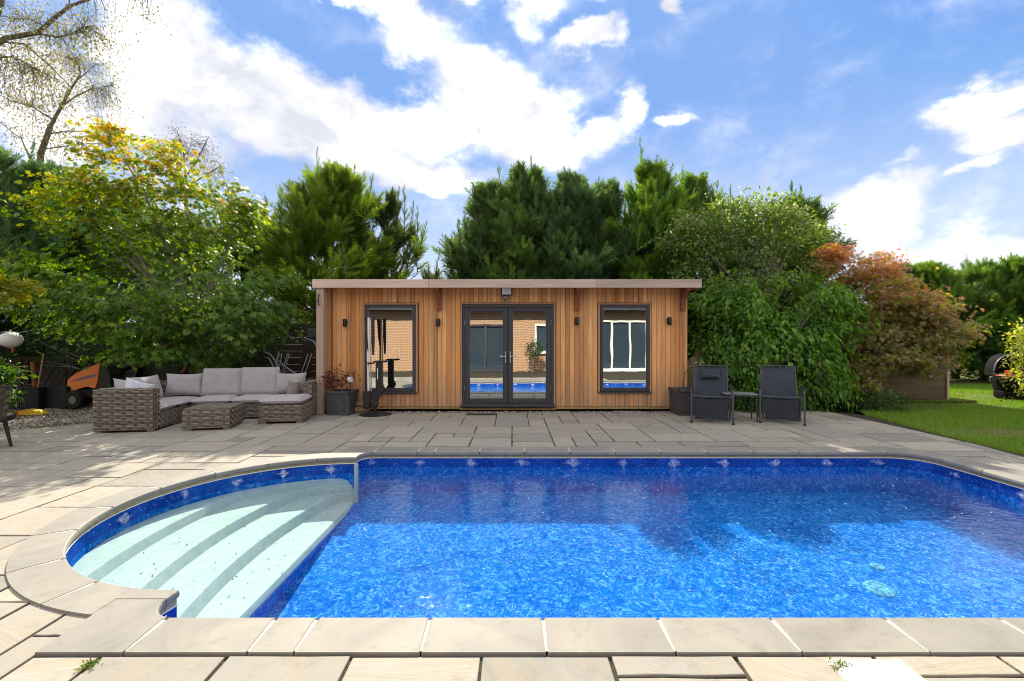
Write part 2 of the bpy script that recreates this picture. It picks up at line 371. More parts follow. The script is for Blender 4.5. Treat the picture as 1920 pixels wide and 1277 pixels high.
def mat_liner(name, border=False):
    m, t = newmat(name)
    p = worldpos(t)
    if border:
        sp = t.n('ShaderNodeSeparateXYZ', ins={0: p})
        q = t.n('ShaderNodeCombineXYZ', ins={0: sp.outputs[0], 1: sp.outputs[1], 2: t.math('MULTIPLY', sp.outputs[2], 1.0)}).outputs[0]
        base = t.mix(t.ramp(t.noise(q, 5, 4), [(0.35, 0.0), (0.65, 1.0)]), (0.006, 0.045, 0.30), (0.012, 0.085, 0.42))
        v = t.noise(t.mapping(q, scale=(1, 1, 1.5)), 24, 6, 0.7, 2.2)
        fl = t.ramp(v, [(0.60, 0.0), (0.69, 0.85)])
        # white flower-like motifs repeat along the band
        fx = t.math('ADD', sp.outputs[0], t.math('MULTIPLY', sp.outputs[1], 0.9))
        fr = t.math('ABSOLUTE', t.math('SUBTRACT', t.math('FRACT', t.math('MULTIPLY', fx, 1.55)), 0.5))
        fz = t.math('ABSOLUTE', t.math('ADD', t.math('ADD', sp.outputs[2], 0.13), t.math('MULTIPLY', t.math('SUBTRACT', t.noise(q, 9, 3), 0.5), 0.10)))
        fr = t.math('ADD', fr, t.math('MULTIPLY', t.math('SUBTRACT', t.noise(q, 7, 4, 0.7), 0.5), 0.5))
        blob = t.math('ADD', t.math('MULTIPLY', fr, 6.0), t.math('MULTIPLY', fz, 14.0))
        mo = t.math('MULTIPLY', t.ramp(blob, [(0.25, 1.0), (0.85, 0.0)]), t.ramp(t.noise(q, 34, 6, 0.75, 2.0), [(0.44, 0.0), (0.56, 1.0)]))
        c = t.mix(t.math('MAXIMUM', fl, mo), base, (0.60, 0.68, 0.82))
    else:
        big = t.noise(p, 0.8, 6, 0.6, 0.8)
        pat = t.ramp(t.noise(t.mapping(p, loc=(3, 1, 0)), 1.1, 4, 0.6, 0.6), [(0.34, 0.35), (0.62, 1.0)])
        base = t.mix(t.ramp(big, [(0.3, 0.0), (0.7, 1.0)]), (0.003, 0.105, 0.43), (0.008, 0.158, 0.52))
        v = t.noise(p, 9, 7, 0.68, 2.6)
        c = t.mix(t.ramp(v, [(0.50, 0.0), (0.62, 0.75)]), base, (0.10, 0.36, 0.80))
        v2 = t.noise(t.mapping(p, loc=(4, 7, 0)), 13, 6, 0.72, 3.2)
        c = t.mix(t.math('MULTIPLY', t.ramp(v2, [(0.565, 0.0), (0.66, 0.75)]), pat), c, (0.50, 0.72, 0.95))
        v3 = t.noise(t.mapping(p, loc=(9, 2, 0)), 8, 5, 0.6, 1.5)
        c = t.mix(t.ramp(v3, [(0.36, 0.75), (0.48, 0.0)]), c, (0.0, 0.075, 0.42))
    finish(t, prin(t, c, 0.8, None, spec=0.0))
mat_liner('pool_liner'); mat_liner('pool_border', True)
def mat_water():
    m, t = newmat('pool_water')
    p = worldpos(t)
    n1 = t.noise(t.mapping(p, scale=(1.0, 1.25, 1)), 2.2, 3, 0.5, 0.6)
    n2 = t.noise(t.mapping(p, scale=(1.0, 1.3, 1)), 11.0, 3, 0.55, 0.8)
    h = t.math('ADD', n1, t.math('MULTIPLY', n2, 0.45))
    b = t.n('ShaderNodeBump', ins={'Strength': 1.0, 'Distance': 0.0095, 'Height': h})
    # Schlick's law for water, the same from either side
    inc = t.n('ShaderNodeNewGeometry').outputs['Incoming']
    cs = t.math('ABSOLUTE', t.n('ShaderNodeVectorMath', operation='DOT_PRODUCT', ins={0: inc, 1: b.outputs[0]}).outputs['Value'])
    sch = t.math('ADD', 0.02, t.math('MULTIPLY', t.math('POWER', t.math('SUBTRACT', 1.0, cs, clamp=True), 5.0), 0.98))
    tr = t.n('ShaderNodeBsdfTransparent', ins={0: (0.86, 0.97, 0.99, 1)})
    gl = t.n('ShaderNodeBsdfGlossy', ins={'Color': (1, 1, 1, 1), 'Roughness': 0.015, 'Normal': b.outputs[0]})
    f = t.math('MULTIPLY', sch, 0.80, clamp=True)
    mx = t.n('ShaderNodeMixShader', ins={0: f, 1: tr.outputs[0], 2: gl.outputs[0]})
    finish(t, mx.outputs[0])
mat_water()
def mat_pane():
    m, t = newmat('mirror_glass')
    p = worldpos(t)
    n = t.noise(t.mapping(p, scale=(1.6, 1, 0.8)), 1.0, 2, 0.5)
    b = t.n('ShaderNodeBump', ins={'Strength': 1.0, 'Distance': 0.0016, 'Height': n})
    d = t.n('ShaderNodeBsdfDiffuse', ins={0: (0.012, 0.014, 0.016, 1)})
    gl = t.n('ShaderNodeBsdfGlossy', ins={'Color': (0.92, 0.95, 0.94, 1), 'Roughness': 0.012, 'Normal': b.outputs[0]})
    mx = t.n('ShaderNodeMixShader', ins={0: 0.66, 1: d.outputs[0], 2: gl.outputs[0]})
    finish(t, mx.outputs[0])
mat_pane()
def mat_brick():
    m, t = newmat('house_brick')
    p = worldpos(t)
    q = t.mapping(p, rot=(R(90), 0, 0))
    b = t.n('ShaderNodeTexBrick', offset=0.5, ins={'Vector': q, 'Color1': (0.40, 0.18, 0.09, 1), 'Color2': (0.30, 0.15, 0.08, 1), 'Mortar': (0.50, 0.44, 0.35, 1), 'Scale': 1.0, 'Mortar Size': 0.012, 'Brick Width': 0.225, 'Row Height': 0.075})
    n = t.noise(p, 3.0, 6, 0.6)
    c = t.mix(t.ramp(n, [(0.35, 0.0), (0.65, 0.5)]), b.outputs[0], (0.42, 0.25, 0.12))
    finish(t, prin(t, c, 0.9, b.outputs['Fac'], -0.4, 0.01, spec=0.1))
mat_brick()
def mat_house_glass():
    m, t = newmat('house_glass')
    finish(t, prin(t, (0.03, 0.05, 0.07), 0.06, spec=0.6))
mat_house_glass()

# ------------------------------------------------------------------ mesh helpers
def mesh_from(name, V, F, mat, parent=None, smooth=False, tint=None, tag_kind=None):
    """V (n,3) array, F list/array of faces (array = all the same size) -> one linked object"""
    me = bpy.data.meshes.new(name)
    V = np.asarray(V, dtype=np.float32)
    if isinstance(F, np.ndarray):
        k = F.shape[1]
        starts = np.arange(len(F), dtype=np.int32) * k
        loops = F.ravel().astype(np.int32)
    else:
        starts = np.cumsum([0] + [len(f) for f in F[:-1]]).astype(np.int32)
        loops = np.array([i for f in F for i in f], dtype=np.int32)
    me.vertices.add(len(V)); me.vertices.foreach_set('co', V.ravel())
    me.loops.add(len(loops)); me.loops.foreach_set('vertex_index', loops)
    me.polygons.add(len(starts)); me.polygons.foreach_set('loop_start', starts)
    if tint is not None:
        at_ = me.color_attributes.new('tint', 'FLOAT_COLOR', 'POINT')
        c = np.ones((len(V), 4), dtype=np.float32); c[:, :3] = tint
        at_.data.foreach_set('color', c.ravel())
    me.update(calc_edges=True)
    me.polygons.foreach_set('use_smooth', np.full(len(starts), bool(smooth)))
    if mat: me.materials.append(MATS[mat])
    o = bpy.data.objects.new(name, me)
    COL.objects.link(o)
    if parent is not None: o.parent = parent
    if tag_kind: o['kind'] = tag_kind
    return o

class MB:
    def __init__(self): self.v = []; self.f = []; self.c = []
    def add(self, V, F, tint=None):
        b = len(self.v)
        self.v += [tuple(x) for x in V]
        self.f += [tuple(i + b for i in f) for f in F]
        if tint is not None: self.c += [tint] * len(V)
        return self
    def box(self, x0, x1, y0, y1, z0, z1, bev=0.0, M=None, tint=None):
        if bev <= 0:
            V = [(x, y, z) for z in (z0, z1) for y in (y0, y1) for x in (x0, x1)]
            F = [(0, 2, 3, 1), (4, 5, 7, 6), (0, 1, 5, 4), (2, 6, 7, 3), (0, 4, 6, 2), (1, 3, 7, 5)]
        else:
            b = min(bev, (x1 - x0) * .45, (y1 - y0) * .45, (z1 - z0) * .45)
            V = []; idx = {}
            X = (x0, x1); Y = (y0, y1); Z = (z0, z1)
            for ix in (0, 1):
                for iy in (0, 1):
                    for iz in (0, 1):
                        sx, sy, sz = (1 - 2 * ix) * b, (1 - 2 * iy) * b, (1 - 2 * iz) * b
                        idx[ix, iy, iz, 0] = len(V); V.append((X[ix], Y[iy] + sy, Z[iz] + sz))
                        idx[ix, iy, iz, 1] = len(V); V.append((X[ix] + sx, Y[iy], Z[iz] + sz))
                        idx[ix, iy, iz, 2] = len(V); V.append((X[ix] + sx, Y[iy] + sy, Z[iz]))
            F = []
            for a in (0, 1):
                F.append([idx[a, 0, 0, 0], idx[a, 1, 0, 0], idx[a, 1, 1, 0], idx[a, 0, 1, 0]][::1 if a else -1])
                F.append([idx[0, a, 0, 1], idx[1, a, 0, 1], idx[1, a, 1, 1], idx[0, a, 1, 1]][::-1 if a else 1])
                F.append([idx[0, 0, a, 2], idx[1, 0, a, 2], idx[1, 1, a, 2], idx[0, 1, a, 2]][::1 if a else -1])
                for c in (0, 1):
                    F.append((idx[a, c, 0, 0], idx[a, c, 1, 0], idx[a, c, 1, 1], idx[a, c, 0, 1]))
                    F.append((idx[a, 0, c, 0], idx[a, 1, c, 0], idx[a, 1, c, 2], idx[a, 0, c, 2]))
                    F.append((idx[0, a, c, 1], idx[1, a, c, 1], idx[1, a, c, 2], idx[0, a, c, 2]))
                    for d in (0, 1):
                        F.append((idx[a, c, d, 0], idx[a, c, d, 1], idx[a, c, d, 2]))
        if M is not None: V = [tuple(M @ Vector(v)) for v in V]
        return self.add(V, F, tint)
    def tube(self, path, rad, seg=8, cap=True, tint=None):
        P = [Vector(p) for p in path]
        if not hasattr(rad, '__len__'): rad = [rad] * len(P)
        V = []; F = []
        up = Vector((0, 0, 1))
        d0 = (P[1] - P[0]).normalized()
        ref = up if abs(d0.z) < 0.9 else Vector((1, 0, 0))
        x = d0.cross(ref).normalized()
        for i, p in enumerate(P):
            d = (P[min(i + 1, len(P) - 1)] - P[max(i - 1, 0)])
            if d.length < 1e-9: d = d0
            d.normalize()
            x = (x - d * x.dot(d))
            if x.length < 1e-6: x = d.orthogonal()
            x.normalize()
            y = d.cross(x)
            for k in range(seg):
                a = 2 * math.pi * k / seg
                V.append(tuple(p + (x * math.cos(a) + y * math.sin(a)) * rad[i]))
        n = len(P)
        for i in range(n - 1):
            for k in range(seg):
                F.append((i * seg + k, i * seg + (k + 1) % seg, (i + 1) * seg + (k + 1) % seg, (i + 1) * seg + k))
        if cap:
            F.append(tuple(range(seg))[::-1]); F.append(tuple((n - 1) * seg + k for k in range(seg)))
        return self.add(V, F, tint)
    def lathe(self, prof, c=(0, 0, 0), seg=20, tint=None):
        V = []; F = []
        for r, z in prof:
            for k in range(seg):
                a = 2 * math.pi * k / seg
                V.append((c[0] + r * math.cos(a), c[1] + r * math.sin(a), c[2] + z))
        for i in range(len(prof) - 1):
            for k in range(seg):
                F.append((i * seg + k, i * seg + (k + 1) % seg, (i + 1) * seg + (k + 1) % seg, (i + 1) * seg + k))
        F.append(tuple(range(seg))[::-1]); F.append(tuple((len(prof) - 1) * seg + k for k in range(seg)))
        return self.add(V, F, tint)
    def prism(self, poly, y0, y1, axis='Y'):
        """polygon in (x,z) extruded along y (or (y,z) along x)"""
        n = len(poly)
        if axis == 'Y': V = [(x, y0, z) for x, z in poly] + [(x, y1, z) for x, z in poly]
        else: V = [(y0, y, z) for y, z in poly] + [(y1, y, z) for y, z in poly]
        F = [tuple(range(n)), tuple(range(2 * n - 1, n - 1, -1))] + [(i, n + i, n + (i + 1) % n, (i + 1) % n) for i in range(n)]
        return self.add(V, F)
    def build(self, name, mat, parent=None, smooth=False, kind=None):
        o = mesh_from(name, self.v, self.f, mat, parent, False, np.array(self.c) if self.c else None, kind)
        if smooth:
            me = o.data
            me.polygons.foreach_set('use_smooth', np.ones(len(me.polygons), dtype=bool))
            if hasattr(me, 'set_sharp_from_angle'): me.set_sharp_from_angle(angle=R(40))
        bm_fix(o.data)
        return o

import bmesh
def bm_fix(me):
    b = bmesh.new(); b.from_mesh(me)
    bmesh.ops.recalc_face_normals(b, faces=b.faces)
    b.to_mesh(me); b.free()

def thing(name, label, cat, loc=(0, 0, 0), rz=0.0, group=None):
    o = bpy.data.objects.new(name, None)
    o.empty_display_size = 0.2
    COL.objects.link(o)
    o.location = loc; o.rotation_euler = (0, 0, rz)
    return tag(o, label, cat, group)
def tag(o, label, cat, group=None):
    o['label'] = label; o['category'] = cat
    if group: o['group'] = group
    return o
def copy_tree(o, parent=None):
    c = o.copy(); COL.objects.link(c)
    if parent is not None: c.parent = parent
    for ch in list(o.children): copy_tree(ch, c)
    return c
def at(px, py, Y):
    """a point of the garden that the photograph shows at (px, py), Y metres off"""
    return np.array(((px - 960) / FOC * Y, Y, EYE - (py - 638.5) / FOC * Y))

# ------------------------------------------------------------------ pool outline
PX0, PX1, PY0, PY1 = -1.883, 5.10, 2.396, 5.93
PCY = 4.158; PR = 1.50; PCX = PX0
def arc(cx, cy, r, a0, a1, n):
    return [(cx + r * math.cos(R(a0 + (a1 - a0) * i / n)), cy + r * math.sin(R(a0 + (a1 - a0) * i / n))) for i in range(n + 1)]
RC, RB = 0.16, 0.36
def pool_outline(off=0.0):
    """counter-clockwise inner outline; off > 0 grows it outward"""
    o = off
    pts = []
    pts += arc(PX1 - RB, PY0 + RB, RB + o, -90, 0, 8)                      # right near corner
    pts += arc(PX1 - RB, PY1 - RB, RB + o, 0, 90, 8)                       # right far corner
    pts += arc(PX0 + RC, PY1 - RC, RC + o, 90, 180, 6)                     # far shoulder
    pts += arc(PCX, PCY, PR + o, 90, 270, 44)                              # round end
    pts += arc(PX0 + RC, PY0 + RC, RC + o, 180, 270, 6)                    # near shoulder
    return pts

def sheet(name, polys, z, mat, parent=None, kind=None):
    """flat polygon with holes: polys[0] outer, the rest holes"""
    vs = [[Vector((x, y, 0)) for x, y in p] for p in polys]
    tri = geometry.tessellate_polygon(vs)
    flat = [(v.x, v.y, z) for p in vs for v in p]
    F = []
    for a, b, c in tri:
        va, vb, vc = Vector(flat[a]), Vector(flat[b]), Vector(flat[c])
        if (vb - va).cross(vc - va).z < 0: b, c = c, b
        F.append((a, b, c))
    o = mesh_from(name, flat, F, mat, parent)
    if kind: o['kind'] = kind
    return o

# ------------------------------------------------------------------ ground, lawn, gravel
big = [(-300, -300), (300, -300), (300, 300), (-300, 300)]
hole = pool_outline(0.10)
sheet('ground', [big, hole], -0.075, 'earth', kind='structure')
PATIO = [(-11.5, -2.35), (6.42, -2.35), (6.37, 5.7), (6.50, 7.24), (6.78, 8.9), (6.6, 9.25), (5.6, 9.62), (3.9, 9.75), (3.9, 9.22), (-3.6, 9.22), (-3.6, 9.75), (-5.9, 9.75), (-6.9, 8.75), (-7.27, 8.11), (-7.93, 7.33), (-11.5, 4.2)]
patio = sheet('patio', [PATIO, hole], -0.0095, 'joint_mortar', kind='structure')
LAWN = [(6.36, -2.3), (60, -2.3), (60, 60), (8.2, 60), (7.4, 12), (7.0, 9.4), (6.74, 8.9), (6.46, 7.24), (6.33, 5.7)]
lawn = sheet('lawn', [LAWN], -0.020, 'turf', kind='structure')
GRAVEL = [(-11.6, 4.12), (-7.95, 7.30), (-7.29, 8.08), (-6.9, 8.78), (-6.6, 9.2), (-7.0, 10.4), (-11.5, 10.4), (-14, 8)]
sheet('gravel_bed', [GRAVEL], -0.030, 'gravel_base', kind='structure')
sheet('gravel_strip', [[(-3.58, 9.16), (3.55, 9.16), (3.55, 9.42), (-3.58, 9.42)]], -0.008, 'gravel_base', kind='structure')

def scatter(TV, TF, pos, frame, scale):
    """template TV (n,3) TF (m,k) copied to pos (K,3) with frame (K,3,3 columns x,y,z), scale (K,) or (K,3)"""
    K, n = len(pos), len(TV)
    sc = scale[:, None, None] if scale.ndim == 1 else scale[:, None, :]
    V = np.einsum('kij,knj->kni', frame, TV[None] * sc) + pos[:, None, :]
    F = (TF[None] + (np.arange(K) * n)[:, None, None]).reshape(-1, TF.shape[1])
    return V.reshape(-1, 3), F
def nrm(a): return a / np.maximum(np.linalg.norm(a, axis=-1, keepdims=True), 1e-9)
def frames(d, n):
    y = nrm(d)
    z = n - (n * y).sum(-1, keepdims=True) * y
    z = nrm(z)
    x = np.cross(y, z)
    return np.stack([x, y, z], axis=-1)
def inpoly(P, x, y):
    ins = np.zeros(len(x), bool); n = len(P)
    for i in range(n):
        (x1, y1), (x2, y2) = P[i], P[(i + 1) % n]
        c = ((y1 > y) != (y2 > y)) & (x < (x2 - x1) * (y - y1) / ((y2 - y1) if y2 != y1 else 1e-9) + x1)
        ins ^= c
    return ins

OCT_V = np.array([(1, 0, 0), (-1, 0, 0), (0, 1, 0), (0, -1, 0), (0, 0, 1), (0, 0, -1)], float)
OCT_F = np.array([(0, 2, 4), (2, 1, 4), (1, 3, 4), (3, 0, 4), (2, 0, 5), (1, 2, 5), (3, 1, 5), (0, 3, 5)])
def pebbles(name, poly, n, size, z, seed):
    g = np.random.default_rng(seed)
    P = np.array(poly); lo, hi = P.min(0), P.max(0)
    xy = g.uniform(lo, hi, (n * 3, 2)); xy = xy[inpoly(poly, xy[:, 0], xy[:, 1])][:n]
    K = len(xy)
    pos = np.column_stack([xy, np.full(K, z) + g.uniform(-.004, .012, K)])
    fr = frames(g.normal(size=(K, 3)), g.normal(size=(K, 3)))
    sc = size * g.uniform(.5, 1.3, (K, 1)) * g.uniform(.6, 1.2, (K, 3))
    V, F = scatter(OCT_V, OCT_F, pos, fr, sc)
    base = np.array([(.42, .39, .34), (.30, .27, .23), (.52, .50, .46), (.24, .20, .16), (.36, .28, .20)])[g.integers(0, 5, K)] * g.uniform(.7, 1.2, (K, 1))
    return mesh_from(name, V, F, 'pebble', tint=np.repeat(base, 6, 0), tag_kind='stuff')
vis_gravel = [(-10.2, 5.8), (-7.95, 7.32), (-7.30, 8.1), (-6.75, 9.0), (-7.0, 10.3), (-11.4, 10.3)]
pebbles('gravel', vis_gravel, 7000, 0.020, -0.02, 3)
pebbles('gravel', [(-3.5, 9.19), (3.5, 9.19), (3.5, 9.33), (-3.5, 9.33)], 1500, 0.016, -0.002, 4)

# ------------------------------------------------------------------ paving: sandstone slabs, random course
def clip_half(poly, a, b):
    """keep the side left of a->b"""
    out = []; n = len(poly)
    def side(p): return (b[0] - a[0]) * (p[1] - a[1]) - (b[1] - a[1]) * (p[0] - a[0])
    for i in range(n):
        p, q = poly[i], poly[(i + 1) % n]; sp, sq = side(p), side(q)
        if sp >= 0: out.append(p)
        if sp * sq < 0:
            t = sp / (sp - sq); out.append((p[0] + t * (q[0] - p[0]), p[1] + t * (q[1] - p[1])))
    return out
MIDO = 0.135
def push(p):
    """move a point that lies inside the middle line of the coping out to that line"""
    x, y = p
    dx, dy = x - PCX, y - PCY
    if x <= PX0 - MIDO + 1e-6:
        d = math.hypot(dx, dy)
        if d < PR + MIDO and d > 1e-6:
            return (PCX + dx / d * (PR + MIDO), PCY + dy / d * (PR + MIDO))
        return p
    if PX0 - MIDO < x < PX1 + MIDO and PY0 - MIDO < y < PY1 + MIDO:
        d = [(x - (PX0 - MIDO)) if abs(y - PCY) > PR + .1 else 9, PX1 + MIDO - x, y - (PY0 - MIDO), PY1 + MIDO - y]
        k = d.index(min(d))
        return [(PX0 - MIDO, y), (PX1 + MIDO, y), (x, PY0 - MIDO), (x, PY1 + MIDO)][k]
    return p
def inside_pool(x, y, m):
    if x <= PX0: return math.hypot(x - PCX, y - PCY) < PR + m
    return PX0 - m < x < PX1 + m and PY0 - m < y < PY1 + m
def outline_solid(pts, rings, wts=None):
    """stack of inset copies of a ccw outline: rings = [(inset, z), ...] bottom to top"""
    n = len(pts); P = [Vector((x, y)) for x, y in pts]
    N = []
    for i in range(n):
        a, b, c = P[i - 1], P[i], P[(i + 1) % n]
        e1 = (b - a); e2 = (c - b)
        n1 = Vector((-e1.y, e1.x)); n2 = Vector((-e2.y, e2.x))
        if n1.length: n1.normalize()
        if n2.length: n2.normalize()
        m = n1 + n2
        if m.length < 1e-6: m = n1
        m.normalize()
        N.append(m / max(0.5, m.dot(n1)))
    V = []
    for ins, z in rings:
        V += [(p.x + q.x * ins * w, p.y + q.y * ins * w, z) for p, q, w in zip(P, N, wts or [1] * n)]
    F = [tuple(range(n))[::-1]]
    for r in range(len(rings) - 1):
        for i in range(n):
            j = (i + 1) % n
            F.append((r * n + i, r * n + j, (r + 1) * n + j, (r + 1) * n + i))
    F.append(tuple((len(rings) - 1) * n + i for i in range(n)))
    return V, F
def densify(poly, step):
    out = []
    for i in range(len(poly)):
        a, b = poly[i], poly[(i + 1) % len(poly)]
        L = math.hypot(b[0] - a[0], b[1] - a[1]); k = max(1, int(round(L / step)))
        out += [(a[0] + (b[0] - a[0]) * j / k, a[1] + (b[1] - a[1]) * j / k) for j in range(k)]
    return out
CELL = 0.29
gx0, gy0 = -11.6, 9.22 - 40 * CELL
NX, NY = 64, 42
occ = np.zeros((NX, NY), bool)
rs = random.Random(23)
cells = []
for (x0, y0, w, h) in []: pass
for j in range(NY - 1, -1, -1):
    for i in range(NX):
        if occ[i, j]: continue
        opts = [(3, 2), (2, 2), (2, 1), (1, 1), (2, 3), (3, 2), (2, 2), (1, 2), (3, 1)]
        rs.shuffle(opts)
        for w, h in opts + [(1, 1)]:
            if i + w <= NX and j - h + 1 >= 0 and not occ[i:i + w, j - h + 1:j + 1].any():
                occ[i:i + w, j - h + 1:j + 1] = True
                cells.append((i, j - h + 1, w, h)); break
slab_polys = []
near_rows = []
for (i, j, w, h) in cells:
    x0, y0 = gx0 + i * CELL, gy0 + j * CELL
    x1, y1 = x0 + w * CELL, y0 + h * CELL
    if y0 < 2.2 and x1 > -2.165:                         # the row along the near coping is laid below
        if x0 < -2.3: x1 = -2.155
        elif y1 < 2.3: continue
        else: y0 = 2.2
    slab_polys.append([x0, x1, y0, y1])
# slabs in front of the near coping
row = [-2.155, -1.85, -1.28, -0.72, -0.137, 0.44, 1.00, 1.62, 2.18, 2.80, 3.45]
for a, b in zip(row[:-1], row[1:]):
    if rs.random() < 0.45: slab_polys += [[a, b, 1.985, 2.118], [a, b, 1.42, 1.985]]
    else: slab_polys.append([a, b, 1.42, 2.118])
for (a, b) in ((-2.5, -1.7), (-1.7, -.9), (-.9, -.1), (-.1, .7), (.7, 1.5), (1.5, 2.3), (2.3, 3.1)):
    slab_polys.append([a, b, .85, 1.41])
slabs = []
for (x0, x1, y0, y1) in slab_polys:
    g = 0.0095
    gy = g * (.8 if y0 < 5 else 1.5)
    x0 += g * .9; x1 -= g * .9; y0 += gy; y1 -= gy
    if y1 < 0.9: continue
    cx, cy = (x0 + x1) / 2, (y0 + y1) / 2
    ctl = [(x0, y0), (x1, y0), (x1, y1), (x0, y1)]
    if all(inside_pool(px, py, MIDO) for px, py in ctl + [(cx, cy)]): continue
    # keep to the patio edge (convex enough pieces)
    poly = ctl
    for a, b in (((6.42, -2.35), (6.37, 5.7)), ((6.37, 5.7), (6.50, 7.24)), ((6.50, 7.24), (6.78, 8.9)), ((6.78, 8.9), (6.6, 9.25)), ((6.6, 9.25), (5.6, 9.62)), ((-7.27, 8.11), (-11.5, 4.0)), ((-5.9, 9.75), (-7.27, 8.11))):
        if a[0] > 0 and cx < 4: continue
        if a[0] < 0 and cx > -4: continue
        poly = clip_half(poly, a, b)
        if len(poly) < 3: break
    if len(poly) < 3: continue
    if -3.75 < cx < 3.6 and cy > 9.22: continue
    ar = abs(sum(poly[k][0] * poly[(k + 1) % len(poly)][1] - poly[(k + 1) % len(poly)][0] * poly[k][1] for k in range(len(poly)))) / 2
    if ar < 0.02: continue
    touch = any(inside_pool(px, py, MIDO) for px, py in densify(ctl, .1))
    pts = densify(poly, 0.05 if touch else 0.17)
    if touch:
        pts = [push(p) for p in pts]
        q = []
        for p in pts:
            if not q or math.hypot(p[0] - q[-1][0], p[1] - q[-1][1]) > 0.012: q.append(p)
        pts = q
        if len(pts) < 3: continue
    pts = [(x + rs.uniform(-.0035, .0035), y + rs.uniform(-.0035, .0035)) for x, y in pts]
    ar = abs(sum(pts[k][0] * pts[(k + 1) % len(pts)][1] - pts[(k + 1) % len(pts)][0] * pts[k][1] for k in range(len(pts)))) / 2
    if ar < 0.015: continue
    d = math.hypot(cx, cy)
    vis = cy > 1.5 and abs(cx) < cy * 1.12 + 1.0
    slabs.append((0 if vis else 1, d, pts))
slabs.sort(key=lambda s: (s[0], s[1]))
print('slabs', len(slabs), 'in view', sum(1 for s in slabs if s[0] == 0))
rest_v, rest_f = [], []
for k, (hid, d, pts) in enumerate(slabs):
    dz = rs.uniform(-.0025, .0025)
    V, F = outline_solid(pts, [(0, -0.030 ), (0, -0.004 + dz), (0.002, -0.001 + dz), (0.006, dz)])
    if k < 296:
        o = mesh_from('slab', V, F, 'sandstone', patio)
    elif hid == 0 or d < 8:
        b = len(rest_v); rest_v += V; rest_f += [tuple(i + b for i in f) for f in F]
if rest_v:
    o = mesh_from('far_slabs', rest_v, rest_f, 'sandstone', patio); o['kind'] = 'stuff'

# pale square cover let into the paving at the near edge
t = thing('drain_cover', 'square white access cover let into the near paving beside a grass tuft', 'drain cover', (1.56, 2.0, 0))
MB().box(-.155, .155, -.10, .075, -.02, .006, .003).build('cover_plate', 'cover_white', t)
MB().box(-.17, .17, -.115, .09, -.02, .003, .002).build('cover_frame', 'mortar_light', t)

# ------------------------------------------------------------------ pool coping
coping = sheet('pool_coping', [pool_outline(0.265), pool_outline(0.03)], 0.009, 'mortar_light', kind='structure')
RINGS = [(0.008, -0.034), (0.001, -0.028), (0.0, -0.020), (0.0, -0.010), (0.001, 0.000), (0.005, 0.008), (0.013, 0.0125)]
def coping_stone(pts):
    A = sum(pts[k][0] * pts[(k + 1) % len(pts)][1] - pts[(k + 1) % len(pts)][0] * pts[k][1] for k in range(len(pts)))
    if A < 0: pts = pts[::-1]
    wts = [1.0 if inside_pool(x, y, .012) else .12 for x, y in pts]
    V, F = outline_solid(pts, RINGS, wts)
    o = mesh_from('coping_stone', V, F, 'coping_stone', coping, smooth=False)
    return o
G = 0.004
WN = 0.278
xs = [-1.755, -1.198, -0.986, -0.414, 0.158, 0.741, 1.3125, 1.892, 2.470, 3.05, 3.63, 4.21, PX1 - RB]
for a, b in zip(xs[:-1], xs[1:]):
    coping_stone([(a + G, PY0 - WN), (b - G, PY0 - WN), (b - G, PY0), (a + G, PY0)])
    coping_stone([(a + G, PY1), (b - G, PY1), (b - G, PY1 + .30), (a + G, PY1 + .30)])
for y0, y1 in zip([PY0 + RB, 3.4, 4.0, 4.55, 5.1], [3.4, 4.0, 4.55, 5.1, PY1 - RB]):
    coping_stone([(PX1, y0 + G), (PX1 + .31, y0 + G), (PX1 + .31, y1 - G), (PX1, y1 - G)])
coping_stone(arc(PX1 - RB, PY1 - RB, RB, 0.6, 89.4, 9) + arc(PX1 - RB, PY1 - RB, RB + .31, 89.4, 0.6, 9))
coping_stone(arc(PX1 - RB, PY0 + RB, RB, -0.6, -89.4, 9) + arc(PX1 - RB, PY0 + RB, RB + .29, -89.4, -0.6, 9))
# shoulder pieces
ys = PY0 + RC
coping_stone([(-2.155, PY0 - WN), (xs[0] - G, PY0 - WN), (xs[0] - G, PY0)] + arc(PX0 + RC, PY0 + RC, RC, -98, -180, 8) + [(-2.155, ys)])
ys2 = PY1 - RC
coping_stone([(-2.155, PY1 + .30), (xs[0] - G, PY1 + .30), (xs[0] - G, PY1)] + arc(PX0 + RC, PY1 - RC, RC, 98, 180, 8) + [(-2.155, ys2)])
# round end
cuts = [90, 107, 127, 147, 167.5, 187, 206, 228, 249, 270]
for a0, a1 in zip(cuts[:-1], cuts[1:]):
    e = 0.12
    st = arc(PCX, PCY, PR, a0 + e, a1 - e, 8) + arc(PCX, PCY, PR + .27, a1 - e, a0 + e, 8)
    if a1 == 270: st = arc(PCX, PCY, PR, a0 + e, 270, 8) + [(PCX, PY0 + RC + G), (-2.155 - G, PY0 + RC + G)] + arc(PCX, PCY, PR + .27, 260.95, a0 + e, 8)
    if a0 == 90: st = arc(PCX, PCY, PR, 90, a1 - e, 8) + arc(PCX, PCY, PR + .27, a1 - e, 99.05, 8) + [(-2.155 - G, PY1 - RC - G), (PCX, PY1 - RC - G)]
    coping_stone(st)

